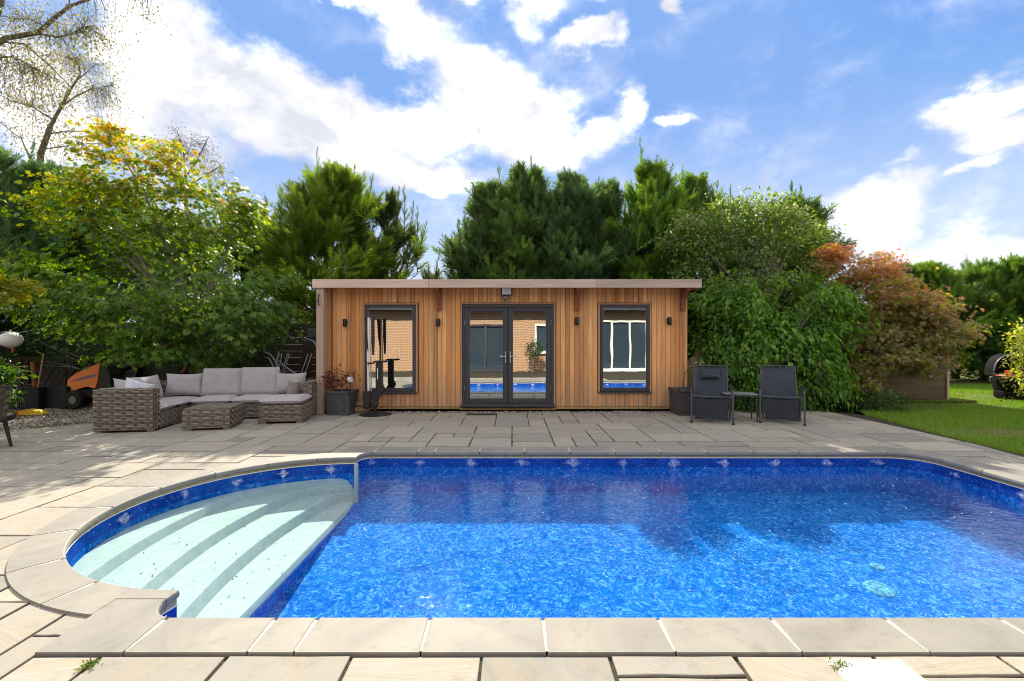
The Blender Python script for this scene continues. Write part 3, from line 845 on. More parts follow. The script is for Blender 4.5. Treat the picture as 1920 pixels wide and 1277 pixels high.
# ------------------------------------------------------------------ pool shell
WL = -0.185
FL_FAR, FL_NEAR = -0.50, -0.92
out0 = pool_outline(0.022)
N0 = len(out0)
def wall_band(name, z0, z1, mat, parent, off=0.0):
    o_ = pool_outline(0.022 + off)
    V = [(x, y, z0) for x, y in o_] + [(x, y, z1) for x, y in o_]
    F = [(i, N0 + i, N0 + (i + 1) % N0, (i + 1) % N0) for i in range(N0)]
    return mesh_from(name, V, F, mat, parent)
pool = wall_band('pool', -1.2, -0.185, 'pool_liner', None)
pool['kind'] = 'structure'
wall_band('liner_border', -0.186, -0.066, 'pool_border', pool, -0.001)
wall_band('pool_wall_top', -0.066, -0.030, 'pool_beige', pool)
b = MB(); b.tube([(x, y, -0.068) for x, y in pool_outline(0.018)] + [(*pool_outline(0.018)[0], -0.068)], 0.0055, 6)
b.build('liner_bead', 'bead', pool, smooth=True)
def floor_z(x, y): return FL_NEAR + (FL_FAR - FL_NEAR) * (y - PY0) / (PY1 - PY0)
fx = np.linspace(PX0 - 0.1, PX1 + .1, 40); fy = np.linspace(PY0 - .1, PY1 + .1, 24)
V = [(x, y, floor_z(x, y)) for y in fy for x in fx]
F = [(j * 40 + i, j * 40 + i + 1, (j + 1) * 40 + i + 1, (j + 1) * 40 + i) for j in range(23) for i in range(39)]
mesh_from('pool_floor', V, F, 'pool_liner', pool, smooth=True)
# moulded white steps in the round end: four treads, concave edges
EDGES = [(-2.96, 0.30), (-2.57, 0.27), (-2.21, 0.22), (-1.90, 0.0)]
TZ = [-0.245, -0.325, -0.415, -0.515]
stp = MB()
M_ = 44
def xarc(y):
    return PCX - math.sqrt(max(0, (PR + .03) ** 2 - (y - PCY) ** 2))
def xedge(k, y):
    x, s = EDGES[k]
    u = (y - PCY) / PR
    xe = x - s * (1 - u * u) + s * .55
    if k == 3: return xe
    return min(-1.905 - .006 * (3 - k), max(xarc(y) + .075 * (k + 1), xe))
for k in range(4):
    prof = []
    for m in range(M_ + 1):
        y = PCY + (PR + .028) * math.sin(math.pi / 2 * (2 * m / M_ - 1))
        xa = xarc(y)
        xl = xa if k == 0 else max(xa, xedge(k - 1, y))
        xr = max(xa, xedge(k, y))
        zt = TZ[k]; zb = TZ[k + 1] if k < 3 else TZ[3] - .055
        zl = zt + 0.002
        r_ = 0.022
        prof.append([(xl, y, zl), (max(xl, xr - r_ * 1.6), y, zt), (max(xl, xr - r_ * .45), y, zt - r_ * .25), (xr, y, zt - r_), (xr + 0.030 if k < 3 else xr + .012, y, zb - .01)])
    V = [p for q in prof for p in q]
    F = [(i * 5 + j, i * 5 + j + 1, (i + 1) * 5 + j + 1, (i + 1) * 5 + j) for i in range(M_) for j in range(4)]
    stp.add(V, F)
# upright lips where the step unit meets the shoulders
for yy, s in ((PCY + PR - .01, 1),):
    stp.box(-1.905, -1.865, min(yy, yy + s * .06), max(yy, yy + s * .06), -1.1, -0.072, .008)
ys_ = np.linspace(PCY - PR - .02, PCY + PR + .02, 20)
V = [(-1.886, y, TZ[3] - .05) for y in ys_] + [(-2.03, y, -1.2) for y in ys_]
mesh_from('step_front', V, [(i, i + 1, 21 + i, 20 + i) for i in range(19)], 'pool_liner', pool)
so = stp.build('pool_steps', 'step_acrylic', pool, smooth=True)
# water
water = sheet('water', [pool_outline(0.021)], WL, 'pool_water', kind='structure')
water.data.polygons.foreach_set('use_smooth', np.ones(len(water.data.polygons), bool))
# floor drains
for (x, y, r) in ((3.17, 4.05, .115), (3.40, 4.37, .06)):
    d = MB(); d.lathe([(r, 0), (r * .97, .003), (r * .75, .005), (r * .2, .006)], (0, 0, 0), 22)
    o = d.build('main_drain', 'drain_cream', pool, smooth=True)
    o.location = (x, y, floor_z(x, y) + .002); o.rotation_euler = (math.atan((FL_FAR - FL_NEAR) / (PY1 - PY0)), 0, 0)
# petals and seeds floating, debris lying on the floor and steps
def specks(name, n, seed, zf, size, cols, region, mat='pebble', clump=None):
    g = np.random.default_rng(seed)
    xy = g.uniform(region[0], region[1], (n, 2))
    if clump is not None:
        c = np.array(clump)[g.integers(0, len(clump), n)]
        xy = c[:, :2] + g.normal(size=(n, 2)) * c[:, 2:3]
    ok = np.array([inside_pool(x, y, -0.06) for x, y in xy]); xy = xy[ok]; K = len(xy)
    pos = np.column_stack([xy, [zf(x, y) for x, y in xy]])
    a = g.uniform(0, 6.28, K)
    fr = frames(np.column_stack([np.cos(a), np.sin(a), g.normal(size=K) * .1]), np.column_stack([g.normal(size=(K, 2)) * .15, np.ones(K)]))
    TV = np.array([(0, -.6, 0), (.20, 0, .06), (0, .6, .0), (-.20, 0, .06)]); TF = np.array([(0, 1, 2), (0, 2, 3)])
    V, F = scatter(TV, TF, pos, fr, size * g.uniform(.5, 1.4, K))
    cc = np.array(cols)[g.integers(0, len(cols), K)] * g.uniform(.7, 1.2, (K, 1))
    return mesh_from(name, V, F, mat, tint=np.repeat(cc, 4, 0), tag_kind='stuff')
specks('floating_petals', 300, 11, lambda x, y: WL + .003, .014, [(.8, .82, .85), (.75, .75, .6)], ((-2.6, 3.6), (4.9, 5.85)))
def step_z(x, y):
    for k in range(4):
        if x < xedge(k, y): return TZ[k] + .006
    return floor_z(x, y) + .006
specks('leaf_litter', 85, 12, step_z, .021, [(.10, .08, .04), (.16, .13, .06), (.07, .07, .05)], ((-3.2, 2.8), (-1.95, 5.4)), clump=[(-2.75, 3.6, .16), (-2.45, 3.45, .16), (-2.4, 4.3, .2), (-2.1, 3.8, .2), (-2.05, 3.3, .15), (-2.65, 4.6, .2), (-3.0, 3.9, .15), (-2.2, 4.9, .2)])
specks('leaf_litter', 240, 13, step_z, .019, [(.03, .05, .09), (.05, .07, .08)], ((-1, 2.5), (4, 5)), clump=[(-.61, 4.45, .12), (-.1, 4.4, .10), (-.85, 4.25, .1), (2.2, 4.5, .07), (2.6, 4.55, .08), (3.05, 4.6, .07), (3.4, 4.65, .06), (2.3, 4.25, .06), (2.35, 4.0, .06)])

# ------------------------------------------------------------------ garden room
WY = 9.40                       # front face of the cladding
FY = 8.985                      # front of the roof fascia and side fin
room = thing('garden_room', 'long low garden room clad in orange cedar boards with dark doors and a flat roof', 'garden room', (0, WY, 0))
def rm(x): return (x - 960) / 93.62          # photograph column on the wall plane -> metres
def rz_(y): return EYE - (y - 638.5) / 93.62
XL, XR = -3.61, 3.515
ZT, ZB = 2.50, 0.095
# openings (x0, x1, z0, z1)
OPEN = {'left': (rm(685), rm(779), rz_(735), rz_(572)), 'door': (rm(867), rm(1037.5), 0.095, rz_(571.5)), 'right': (rm(1125.5), rm(1217.5), rz_(734), rz_(572))}
def rb(name, mat, x0, x1, y0, y1, z0, z1, bev=0.003, parent=None):
    return MB().box(x0, x1, y0, y1, z0, z1, bev).build(name, mat, parent or room)
# core behind the boards
core = MB()
segs = [XL] + sum([[OPEN[k][0], OPEN[k][1]] for k in ('left', 'door', 'right')], []) + [XR - .02]
for i in range(0, 8, 2): core.box(segs[i] - .0, segs[i + 1], .03, .12, .06, ZT)
for k in ('left', 'door', 'right'):
    x0, x1, z0, z1 = OPEN[k]
    core.box(x0 + .001, x1 - .001, .032, .118, z1, ZT - .002)
    if z0 > .2: core.box(x0 + .001, x1 - .001, .032, .118, .062, z0)
core.box(XR - .12, XR - .021,   .12, 2.6, .06, ZT - .003)
core.box(XL - .01, XL + .08, .121, 2.6, .06, ZT - .003)
core.box(XL + .08, XR - .12, 2.5, 2.59, .06, ZT - .004)
core.box(XL + .08, XR - .12, .121, 2.5, .058, .09)
core.build('wall', 'shed_wood', room)
# cedar boards, one object each, stopped at the openings
bw = 0.0915
x = XL + 0.01
rb_ = random.Random(5)
while x < XR - 0.012:
    w = bw * rb_.choice((1.0, 1.0, 1.0, .98, 1.02))
    x1 = min(x + w, XR)
    cx = (x + x1) / 2
    runs = [(ZB, ZT - .03)]
    for k, (a, b_, z0, z1) in OPEN.items():
        if a - .045 < cx < b_ + .045:
            runs = [(z1 + .05, ZT - .03)]
            if z0 > .2: runs.append((ZB, z0 - .03))
    for z0, z1 in runs:
        dy = rb_.uniform(0, .003)
        rb('plank', 'cedar', x + .0022, x1 - .0022, dy, dy + .022, z0, z1, .004)
    x = x1
# right-hand return boards
for i in range(6):
    rb('plank', 'cedar', XR - .018, XR + .002, .03 + i * .093, .119 + i * .093, ZB, ZT - .03, .004)
# trims round the openings
for k, (a, b_, z0, z1) in OPEN.items():
    rb('opening_trim', 'cedar_trim', a - .045, b_ + .045, -.012, .026, z1 + .008, z1 + .046)
    lo = z0 - .02 if z0 > .2 else ZB
    for xa, xb in ((a - .042, a - .006), (b_ + .006, b_ + .042)):
        rb('opening_trim', 'cedar_side', xa, xb, -.010, .028, lo, z1 + .007)
# timber plinth
rb('base_rail', 'base_timber', XL + .005, OPEN['door'][0] - .05, .012, .05, .045, ZB - .004)
rb('base_rail', 'base_timber', OPEN['door'][1] + .05, XR - .01, .012, .05, .045, ZB - .004)
rb('base_rail', 'base_timber', OPEN['door'][0] - .049, OPEN['door'][1] + .049, .012, .05, .03, .062)
rb('soffit', 'cedar_trim', XL - .14, XR + .10, -.395, .20, ZT - .028, ZT + .01)
# roof and fascia
roof = MB(); roof.box(-3.80, 3.61, -.385, 2.75, ZT + .011, 2.575)
roof.build('roof', 'roof_felt', room)
F0 = FY - WY
for xa, xb in ((-3.825, -1.60), (-1.597, 1.62), (1.623, 3.635)):
    rb('fascia_board', 'grey_cedar', xa, xb, F0 - .002, F0 + .030, 2.43, 2.592, .004)
rb('fascia_board', 'grey_cedar', 3.612, 3.634, F0 + .032, 2.75, 2.43, 2.59, .004)
rb('fascia_board', 'grey_cedar', -3.824, -3.802, F0 + .032, 2.75, 2.43, 2.59, .004)
# side fin on the left
rb('fin_post', 'grey_cedar_post', -3.762, -3.622, F0 + .035, F0 + .085, 0.0, 2.428, .005)
fin = MB(); fin.box(-3.752, -3.632, F0 + .087, .0, 0.01, 2.468); fin.box(-3.752, -3.632, .0, 2.6, .01, 2.46)
fin.build('side_wall', 'cedar_side', room)
for i in range(4):
    rb('plank', 'cedar_side', -3.632, -3.612, F0 + .09 + i * .0815, F0 + .168 + i * .0815, .05, 2.466, .003)
hk = MB(); hk.tube([(-3.70, F0 + .035, 2.30), (-3.70, F0 - .02, 2.30), (-3.70, F0 - .02, 2.10), (-3.70, F0 + .035, 2.10)], .010, 6)
hk.tube([(-3.70, F0 + .0, 2.24), (-3.73, F0 - .02, 2.16), (-3.76, F0 - .03, 2.13)], .006, 5)
hk.build('metal_hook', 'black_metal', room, smooth=True)

def glazed_unit(name, x0, x1, z0, z1, sill=True):
    """fixed window: frame bars, mirror pane, sill"""
    w = MB(); t_ = .058
    w.box(x0, x0 + t_, -.004, .06, z0, z1, .006); w.box(x1 - t_, x1, -.004, .06, z0, z1, .006)
    w.box(x0 + t_, x1 - t_, -.004, .06, z1 - t_ * .9, z1, .006); w.box(x0 + t_, x1 - t_, -.004, .06, z0, z0 + t_ * 1.35, .006)
    o = w.build(name, 'anthracite', room)
    p = MB(); p.box(x0 + t_ - .006, x1 - t_ + .006, .020, .034, z0 + t_ * 1.3, z1 - t_ * .85); p.build('pane', 'mirror_glass', o)
    g = MB()
    for a, b_, c, d in ((x0 + t_, x0 + t_ + .006, z0 + t_ * 1.35, z1 - t_ * .9), (x1 - t_ - .006, x1 - t_, z0 + t_ * 1.35, z1 - t_ * .9)):
        g.box(a, b_, .008, .020, c, d)
    g.build('gasket', 'grey_metal', o)
    s = MB(); s.box(x0 - .035, x1 + .035, -.055, .03, z0 - .030, z0 - .002, .006); s.build('sill', 'anthracite', o)
    return o
for k in ('left', 'right'):
    glazed_unit('window', *OPEN[k])
# french doors
a, b_, z0, z1 = OPEN['door']
fr = MB(); t_ = .05
fr.box(a, a + t_, -.006, .07, z0, z1, .005); fr.box(b_ - t_, b_, -.006, .07, z0, z1, .005); fr.box(a + t_, b_ - t_, -.006, .07, z1 - t_, z1, .005)
fr.box(a - .02, b_ + .02, -.06, .07, z0 - .01, z0 + .055, .008)
fr.build('door_frame', 'anthracite', room)
mid = (a + b_) / 2
for side, (xa, xb) in ((-1, (a + t_ + .003, mid - .004)), (1, (mid + .004, b_ - t_ - .003))):
    d = MB(); s_ = .088; zb, zt = z0 + .058, z1 - t_ - .003
    d.box(xa, xa + s_, -.018, .05, zb, zt, .007); d.box(xb - s_, xb, -.018, .05, zb, zt, .007)
    d.box(xa + s_, xb - s_, -.018, .05, zt - s_ * .95, zt, .007); d.box(xa + s_, xb - s_, -.018, .05, zb, zb + s_ * 1.15, .007)
    leafo = d.build('door', 'anthracite', room)
    p = MB(); p.box(xa + s_ - .004, xb - s_ + .004, .012, .03, zb + s_ * 1.1, zt - s_ * .9); p.build('pane', 'mirror_glass', leafo)
    g = MB(); e = .012
    g.box(xa + s_, xa + s_ + e, -.002, .012, zb + s_ * 1.15, zt - s_ * .95, .003); g.box(xb - s_ - e, xb - s_, -.002, .012, zb + s_ * 1.15, zt - s_ * .95, .003)
    g.box(xa + s_ + e, xb - s_ - e, -.002, .012, zb + s_ * 1.15, zb + s_ * 1.15 + e, .003)
    g.build('bead', 'grey_metal', leafo)
    hx = xb - s_ / 2 if side < 0 else xa + s_ / 2
    h = MB(); h.box(hx - .014, hx + .014, -.030, -.018, 0.965, 1.205, .006)
    h.tube([(hx, -.03, 1.105), (hx, -.066, 1.105), (hx + side * .02 * -1, -.07, 1.105), (hx - side * -.115 if side > 0 else hx - .115, -.068, 1.103)], .010, 8)
    h.lathe([(.010, 0), (.010, .006)], (hx, -.033, 1.02), 10)
    h.build('handle', 'steel', leafo, smooth=True)
    for hz_ in (.42, 1.06, 1.72):
        q = xa - .012 if side < 0 else xb - .006
        MB().box(q, q + .018, -.030, -.016, hz_, hz_ + .11, .004).build('hinge', 'grey_metal' if hz_ != 1.06 else 'anthracite', leafo)
# gallows brackets under the roof
for bx, w in ((rm(824), .082), (rm(1081), .082), (rm(1279), .082)):
    br = MB()
    zt = ZT - .03
    br.prism([(-.005, zt), (-.375, zt), (-.375, zt - .075), (-.32, zt - .085), (-.235, zt - .135), (-.135, zt - .225), (-.085, zt - .345), (-.08, zt - .44), (-.005, zt - .45)], bx - w / 2, bx + w / 2, axis='X')
    br.build('bracket', 'cedar_bracket', room)
rb('corner_board', 'cedar_side', rm(1279) - .075, rm(1279) + .075, -.004, -.001, ZT - .50, ZT - .03, .001)
# up-and-down wall lamps
for lx, lz in ((rm(648), rz_(605.5)), (rm(822), rz_(605)), (rm(1081), rz_(602.5)), (rm(1254), rz_(602))):
    l = MB(); l.box(lx - .038, lx + .038, -.018, -.001, lz - .06, lz + .06, .004)
    l.lathe([(.034, -.078), (.037, -.074), (.037, .074), (.034, .078)], (lx, -.055, lz), 16)
    l.build('wall_lamp', 'black_metal', room, smooth=True)
# floodlight with sensor
fx_, fz_ = rm(950), rz_(548)
fl = MB(); fl.box(fx_ - .115, fx_ + .115, -.14, -.08, fz_ - .075, fz_ + .085, .012); fl.box(fx_ - .05, fx_ + .05, -.08, -.001, fz_ - .05, fz_ + .05, .006)
flo = fl.build('floodlight', 'black_plastic', room)
MB().box(fx_ - .092, fx_ + .092, -.150, -.141, fz_ - .058, fz_ + .066, .004).build('lens', 'white_plastic', flo)
sn = MB(); sn.lathe([(.01, -.045), (.035, -.03), (.045, 0), (.04, .03), (.02, .045)], (fx_ - .02, -.11, fz_ - .125), 14); sn.box(fx_ - .035, fx_ - .005, -.10, -.07, fz_ - .09, fz_ - .07)
sn.build('sensor', 'grey_metal', flo, smooth=True)

# ------------------------------------------------------------------ the house behind, seen in the glass
house = thing('brick_house', 'brick house with white window frames facing the pool, mirrored in the garden room glass', 'house', (0, -2.6, 0))
H0 = -0.0
ops = [(-2.15, -.30, .05, 2.15), (1.05, 2.35, .85, 2.15), (3.75, 6.2, .05, 2.35)]
hw = MB(); xs_ = [-16]
for o_ in ops: xs_ += [o_[0], o_[1]]
xs_.append(16)
for i in range(0, len(xs_), 2): hw.box(xs_[i], xs_[i + 1], -.3, 0, 0, 2.9)
for (xa, xb, za, zb) in ops:
    hw.box(xa, xb, -.3, 0, zb, 2.9)
    if za > .3: hw.box(xa, xb, -.3, 0, 0, za)
hw.build('wall', 'house_brick', house)
MB().prism([(.45, 2.75), (.45, 2.9), (-3.4, 4.6), (-3.4, 2.75)], -16.3, 16.3, axis='X').build('roof', 'roof_felt', house)
MB().box(-16.3, 16.3, .45, .55, 2.78, 2.92, .01).build('gutter', 'anthracite', house)
def hwin(xa, xb, za, zb, bars, mat, name):
    w = MB(); t_ = .09
    w.box(xa, xa + t_, -.12, .02, za, zb); w.box(xb - t_, xb, -.12, .02, za, zb); w.box(xa + t_, xb - t_, -.12, .02, zb - t_, zb); w.box(xa + t_, xb - t_, -.12, .02, za, za + t_)
    for k in range(1, bars):
        xc = xa + (xb - xa) * k / bars; w.box(xc - .045, xc + .045, -.11, .018, za + t_, zb - t_)
    w.box(xa - .06, xb + .06, -.02, .10, za - .05, za - .001)
    o = w.build(name, mat, house)
    MB().box(xa + t_, xb - t_, -.10, -.06, za + t_, zb - t_).build('pane', 'house_glass', o)
hwin(*ops[0], 2, 'anthracite', 'door'); hwin(*ops[1], 1, 'white_paint', 'window'); hwin(*ops[2], 3, 'white_paint', 'patio_door')

# ------------------------------------------------------------------ woven garden furniture
STR_A, STR_B = np.array((.29, .25, .205)), np.array((.125, .102, .082))
def wicker_panels(panels, seed):
    """woven ribbons over staves; a panel is (origin, u, v, n, W, H): u across, v up, n outwards"""
    g = np.random.default_rng(seed)
    VV, FF, TT = [], [], []; base = 0
    for (o, u, v, n, W, H) in panels:
        o, u, v, n = map(np.array, (o, u, v, n))
        rh = 0.0235; rows = max(2, int(round(H / rh))); rh = H / rows
        sx = 0.020; nx = max(6, int(W / sx)); xs = np.linspace(0, W, nx + 1)
        stave = 0.082; ph0 = g.uniform(0, 6.28)
        for r in range(rows):
            grp = (r // 2) % 2
            off = np.cos(xs * 2 * np.pi / (stave * 2) + ph0 + math.pi * ((r // 2) % 2)) * .010 + g.normal(0, .0008, nx + 1) + .003
            z0 = r * rh + .0015; z1 = (r + 1) * rh - .0015
            dz = np.cos(xs * 2 * np.pi / (stave * 2) + ph0 + math.pi * ((r // 2) % 2)) * .0012 + g.normal(0, .0006)
            zm = (z0 + z1) / 2
            P0 = o + xs[:, None] * u + (z0 + dz)[:, None] * v + (off - .002)[:, None] * n
            P1 = o + xs[:, None] * u + (np.full(nx + 1, zm) + dz)[:, None] * v + (off + .0025)[:, None] * n
            P2 = o + xs[:, None] * u + (z1 + dz)[:, None] * v + (off - .002)[:, None] * n
            k = nx + 1
            VV.append(np.concatenate([P0, P1, P2]))
            i = np.arange(nx)
            q1 = np.column_stack([i, i + 1, k + i + 1, k + i]); q2 = np.column_stack([k + i, k + i + 1, 2 * k + i + 1, 2 * k + i])
            FF.append(np.concatenate([q1, q2]) + base); base += 3 * k
            mixv = g.uniform(0, 1) * .55 + (.45 if grp else 0)
            c = STR_A * mixv + STR_B * (1 - mixv)
            TT.append(np.tile(c * g.uniform(.85, 1.15), (3 * k, 1)))
        m = max(2, int(round(W / stave)))
        for k_ in range(m + 1):
            xx = min(max(k_ * W / m, .012), W - .012)
            a = o + (xx - .015) * u + .003 * n; b = o + (xx + .015) * u + .003 * n
            VV.append(np.array([a, b, b + H * v, a + H * v])); FF.append(np.array([[0, 1, 2, 3]]) + base); base += 4
            TT.append(np.tile(STR_B * g.uniform(.8, 1.3), (4, 1)))
    return np.concatenate(VV), np.concatenate(FF), np.concatenate(TT)
def wicker_box(parent, boxes, seed, feet=(), top=True):
    """boxes (x0,x1,y0,y1,z0,z1): dark frame inside woven sides; weave is one part"""
    core = MB(); pan = []
    for (x0, x1, y0, y1, z0, z1) in boxes:
        i = .010
        core.box(x0 + i, x1 - i, y0 + i, y1 - i, z0 + .004, z1 - i)
        W, D, H = x1 - x0, y1 - y0, z1 - z0
        pan += [((x0, y0, z0), (1, 0, 0), (0, 0, 1), (0, -1, 0), W, H), ((x1, y0, z0), (0, 1, 0), (0, 0, 1), (1, 0, 0), D, H),
                ((x1, y1, z0), (-1, 0, 0), (0, 0, 1), (0, 1, 0), W, H), ((x0, y1, z0), (0, -1, 0), (0, 0, 1), (-1, 0, 0), D, H)]
        if top: pan.append(((x0, y0, z1), (1, 0, 0), (0, 1, 0), (0, 0, 1), W, D))
    core.build('frame', 'black_plastic', parent)
    V, F, T = wicker_panels(pan, seed)
    mesh_from('woven_cane', V, F, 'strand', parent, tint=T, tag_kind='stuff')
    for (fx, fy) in feet:
        MB().box(fx - .045, fx + .045, fy - .03, fy + .03, 0, .03, .004).build('foot', 'tan_fabric', parent)

def cushion(name, label, cat, sx, sy, sz, loc, rot=(0, 0, 0), kind='box', mat='cushion_fabric', seed=0, group=None, piping=True):
    """stuffed fabric cushion lying with its thickness along z before turning"""
    g = np.random.default_rng(seed); n = 22
    u = np.linspace(-1, 1, n)
    X, Y = np.meshgrid(u, u, indexing='ij')
    if kind == 'pillow':
        prof = np.clip((1 - np.abs(X) ** 3.2) * (1 - np.abs(Y) ** 3.2), 0, 1) ** .5
        pin = 1 - .10 * (1 - np.abs(X) ** 2) * np.abs(Y) ** 3
        pin2 = 1 - .10 * (1 - np.abs(Y) ** 2) * np.abs(X) ** 3
        PX, PY = X * pin2 * sx / 2, Y * pin * sy / 2
        top = prof * sz / 2; bot = -prof * sz / 2
    else:
        e = np.clip((1 - np.abs(X) ** 10) * (1 - np.abs(Y) ** 10), 0, 1) ** .35
        crown = np.clip((1 - X ** 2) * (1 - Y ** 2), 0, 1) ** .5
        PX, PY = X * sx / 2, Y * sy / 2
        top = sz * (.30 * e + .20 * crown); bot = -sz * (.36 * e + .05 * crown)
    ph = g.uniform(0, 6.28, 8); amp = sz * .045
    wr = sum(np.sin(X * g.uniform(1.5, 5) + Y * g.uniform(-5, 5) + p) for p in ph[:6]) / 3
    top = top + wr * amp * np.clip(1 - np.abs(X) ** 6, 0, 1) * np.clip(1 - np.abs(Y) ** 6, 0, 1)
    V = np.concatenate([np.stack([PX, PY, top], -1).reshape(-1, 3), np.stack([PX, PY, bot], -1).reshape(-1, 3)])
    F = []
    N = n * n
    for i in range(n - 1):
        for j in range(n - 1):
            a, b, c, d = i * n + j, (i + 1) * n + j, (i + 1) * n + j + 1, i * n + j + 1
            F.append((a, b, c, d)); F.append((N + d, N + c, N + b, N + a))
    ring = [(i, 0) for i in range(n)] + [(n - 1, j) for j in range(1, n)] + [(i, n - 1) for i in range(n - 2, -1, -1)] + [(0, j) for j in range(n - 2, 0, -1)]
    for k in range(len(ring)):
        a = ring[k][0] * n + ring[k][1]; b = ring[(k + 1) % len(ring)][0] * n + ring[(k + 1) % len(ring)][1]
        F.append((a, N + a, N + b, b))
    o = mesh_from(name, V, F, mat, smooth=True)
    o.location = loc; o.rotation_euler = rot
    tag(o, label, cat, group)
    if piping:
        path = []
        for (i, j) in ring:
            path.append((PX[i, j] * 1.004, PY[i, j] * 1.004, top[i, j] * (.9 if kind == 'box' else 0)))
        path.append(path[0])
        pb = MB(); pb.tube(path, .0055, 5, cap=False); pb.build('piping', mat, o, smooth=True)
    return o

SA = R(10.0); SO = (-6.39, 7.16)
def sf(u, v, z=0.0):
    return (SO[0] + u * math.cos(SA) - v * math.sin(SA), SO[1] + u * math.sin(SA) + v * math.cos(SA), z)
grp = 'sections of the woven corner sofa'
# left run: end section with a full-width arm panel towards the pool
t = thing('sofa_section', 'grey woven sofa end section with a broad arm panel facing the pool', 'sofa section', sf(0, 0), SA, grp)
wicker_box(t, [(0, .82, 0, .17, .03, .665), (0, .17, .175, .74, .03, .655), (.175, .82, .175, .74, .03, .275)], 1, ((.06, .05), (.76, .05), (.06, .68), (.76, .68)))
t = thing('sofa_section', 'grey woven corner section of the sofa nearest the mower', 'sofa section', sf(0, .77), SA, grp)
wicker_box(t, [(0, .17, 0, .93, .03, .655), (.175, .84, .76, .93, .03, .655), (.175, .84, 0.0, .755, .03, .275)], 2, ((.06, .05), (.78, .05), (.06, .88), (.78, .88)))
t = thing('sofa_section', 'grey woven middle section of the sofa under two tall back cushions', 'sofa section', sf(.87, 1.03), SA, grp)
wicker_box(t, [(0, 1.32, .52, .67, .03, .655), (0, 1.32, 0, .515, .03, .275)], 3, ((.06, .05), (1.26, .05), (.06, .6), (1.26, .6)))
t = thing('sofa_section', 'grey woven end section of the sofa against the cedar fin', 'sofa section', sf(2.215, 1.03), SA, grp)
wicker_box(t, [(0, .55, .52, .67, .03, .655), (.555, .70, 0, .67, .03, .64), (0, .55, 0, .515, .03, .275)], 4, ((.06, .05), (.64, .05), (.06, .6), (.64, .6)))
t = thing('ottoman', 'square grey woven footstool with a pale cushion in front of the sofa', 'footstool', (-4.29, 7.95, 0), R(9))
wicker_box(t, [(0, .70, 0, .66, .035, .315)], 5, ((.06, .05), (.64, .05), (.06, .6), (.64, .6)))
t = thing('coffee_table', 'low grey woven coffee table standing in front of the sofa', 'coffee table', (-5.14, 7.33, 0), R(13))
wicker_box(t, [(0, .66, 0, .70, .035, .335)], 6, ((.06, .05), (.60, .05), (.06, .64), (.60, .64)))
gs, gb = 'seat cushions of the woven sofa', 'back cushions of the woven sofa'
cushion('seat_cushion', 'pale grey seat cushion behind the broad woven arm panel', 'cushion', .64, .56, .13, sf(.50, .455, .335), (0, 0, SA), seed=1, group=gs)
cushion('seat_cushion', 'pale grey seat cushion in the inner corner of the sofa', 'cushion', .66, .74, .13, sf(.51, 1.14, .335), (0, 0, SA), seed=2, group=gs)
cushion('seat_cushion', 'pale grey seat cushion under the first tall back cushion, behind the coffee table', 'cushion', .645, .62, .14, sf(1.20, 1.30, .34), (0, 0, SA), seed=3, group=gs)
cushion('seat_cushion', 'pale grey seat cushion under the second tall back cushion, beside the footstool', 'cushion', .655, .62, .14, sf(1.865, 1.30, .34), (0, 0, SA), seed=4, group=gs)
cushion('seat_cushion', 'pale grey seat cushion in the end section behind the footstool', 'cushion', .55, .60, .14, sf(2.48, 1.29, .34), (0, 0, SA), seed=5, group=gs)
oc = (-4.29 + .345 * math.cos(R(9)) - .32 * math.sin(R(9)), 7.95 + .345 * math.sin(R(9)) + .32 * math.cos(R(9)), .385)
cushion('seat_cushion', 'pale grey box cushion on top of the woven footstool', 'cushion', .70, .66, .15, oc, (0, 0, R(9)), seed=6, group=gs)
cushion('back_cushion', 'tall pale grey back cushion, the one of the pair nearer the mower', 'cushion', .655, .50, .15, sf(1.195, 1.50, .645), (R(76), 0, SA), seed=7, group=gb)
cushion('back_cushion', 'tall pale grey back cushion, the one of the pair nearer the garden room', 'cushion', .66, .51, .15, sf(1.865, 1.50, .655), (R(76), 0, SA), seed=8, group=gb)
cushion('back_pillow', 'plump grey pillow leaning in the sofa corner beside a tall back cushion', 'pillow', .64, .42, .22, sf(.56, 1.52, .60), (R(74), 0, SA + R(4)), 'pillow', seed=9, group=gb)
cushion('back_pillow', 'grey pillow standing along the side back of the sofa', 'pillow', .62, .42, .20, sf(.24, .95, .60), (R(76), 0, SA + R(82)), 'pillow', seed=10, group=gb)
cushion('back_pillow', 'crumpled grey pillow leaning behind the broad woven arm', 'pillow', .50, .38, .17, sf(.27, .42, .60), (R(66), R(12), SA + R(70)), 'pillow', seed=11, group=gb)
cushion('silver_pillow', 'shiny silver scatter pillow showing above the broad woven arm', 'pillow', .38, .38, .13, sf(.40, .34, .60), (R(62), R(22), SA + R(30)), 'pillow', 'silver_fabric', seed=12)
cushion('back_pillow', 'wide grey pillow leaning in the end section under the metal frames', 'pillow', .56, .40, .20, sf(2.42, 1.47, .60), (R(75), 0, SA), 'pillow', seed=13, group=gb)
# small bolster
o = MB(); n_ = 14
o.lathe([(.02, -.16), (.075, -.155), (.10, -.13), (.105, 0), (.10, .13), (.075, .155), (.02, .16)], seg=20)
bo = o.build('round_bolster', 'tan_fabric', smooth=True)
bo.location = sf(2.55, 1.22, .54); bo.rotation_euler = (R(12), R(10), SA)
tag(bo, 'small ruched tan bolster standing against the wide end pillow', 'bolster')
rb2 = MB()
for k in range(7):
    zz = -.12 + k * .04
    rb2.tube([(.107 * math.cos(a), .107 * math.sin(a), zz + .006 * math.sin(5 * a + k)) for a in np.linspace(0, 6.283, 22)], .005, 5, cap=False)
rb2.build('ruching', 'tan_fabric', bo, smooth=True)

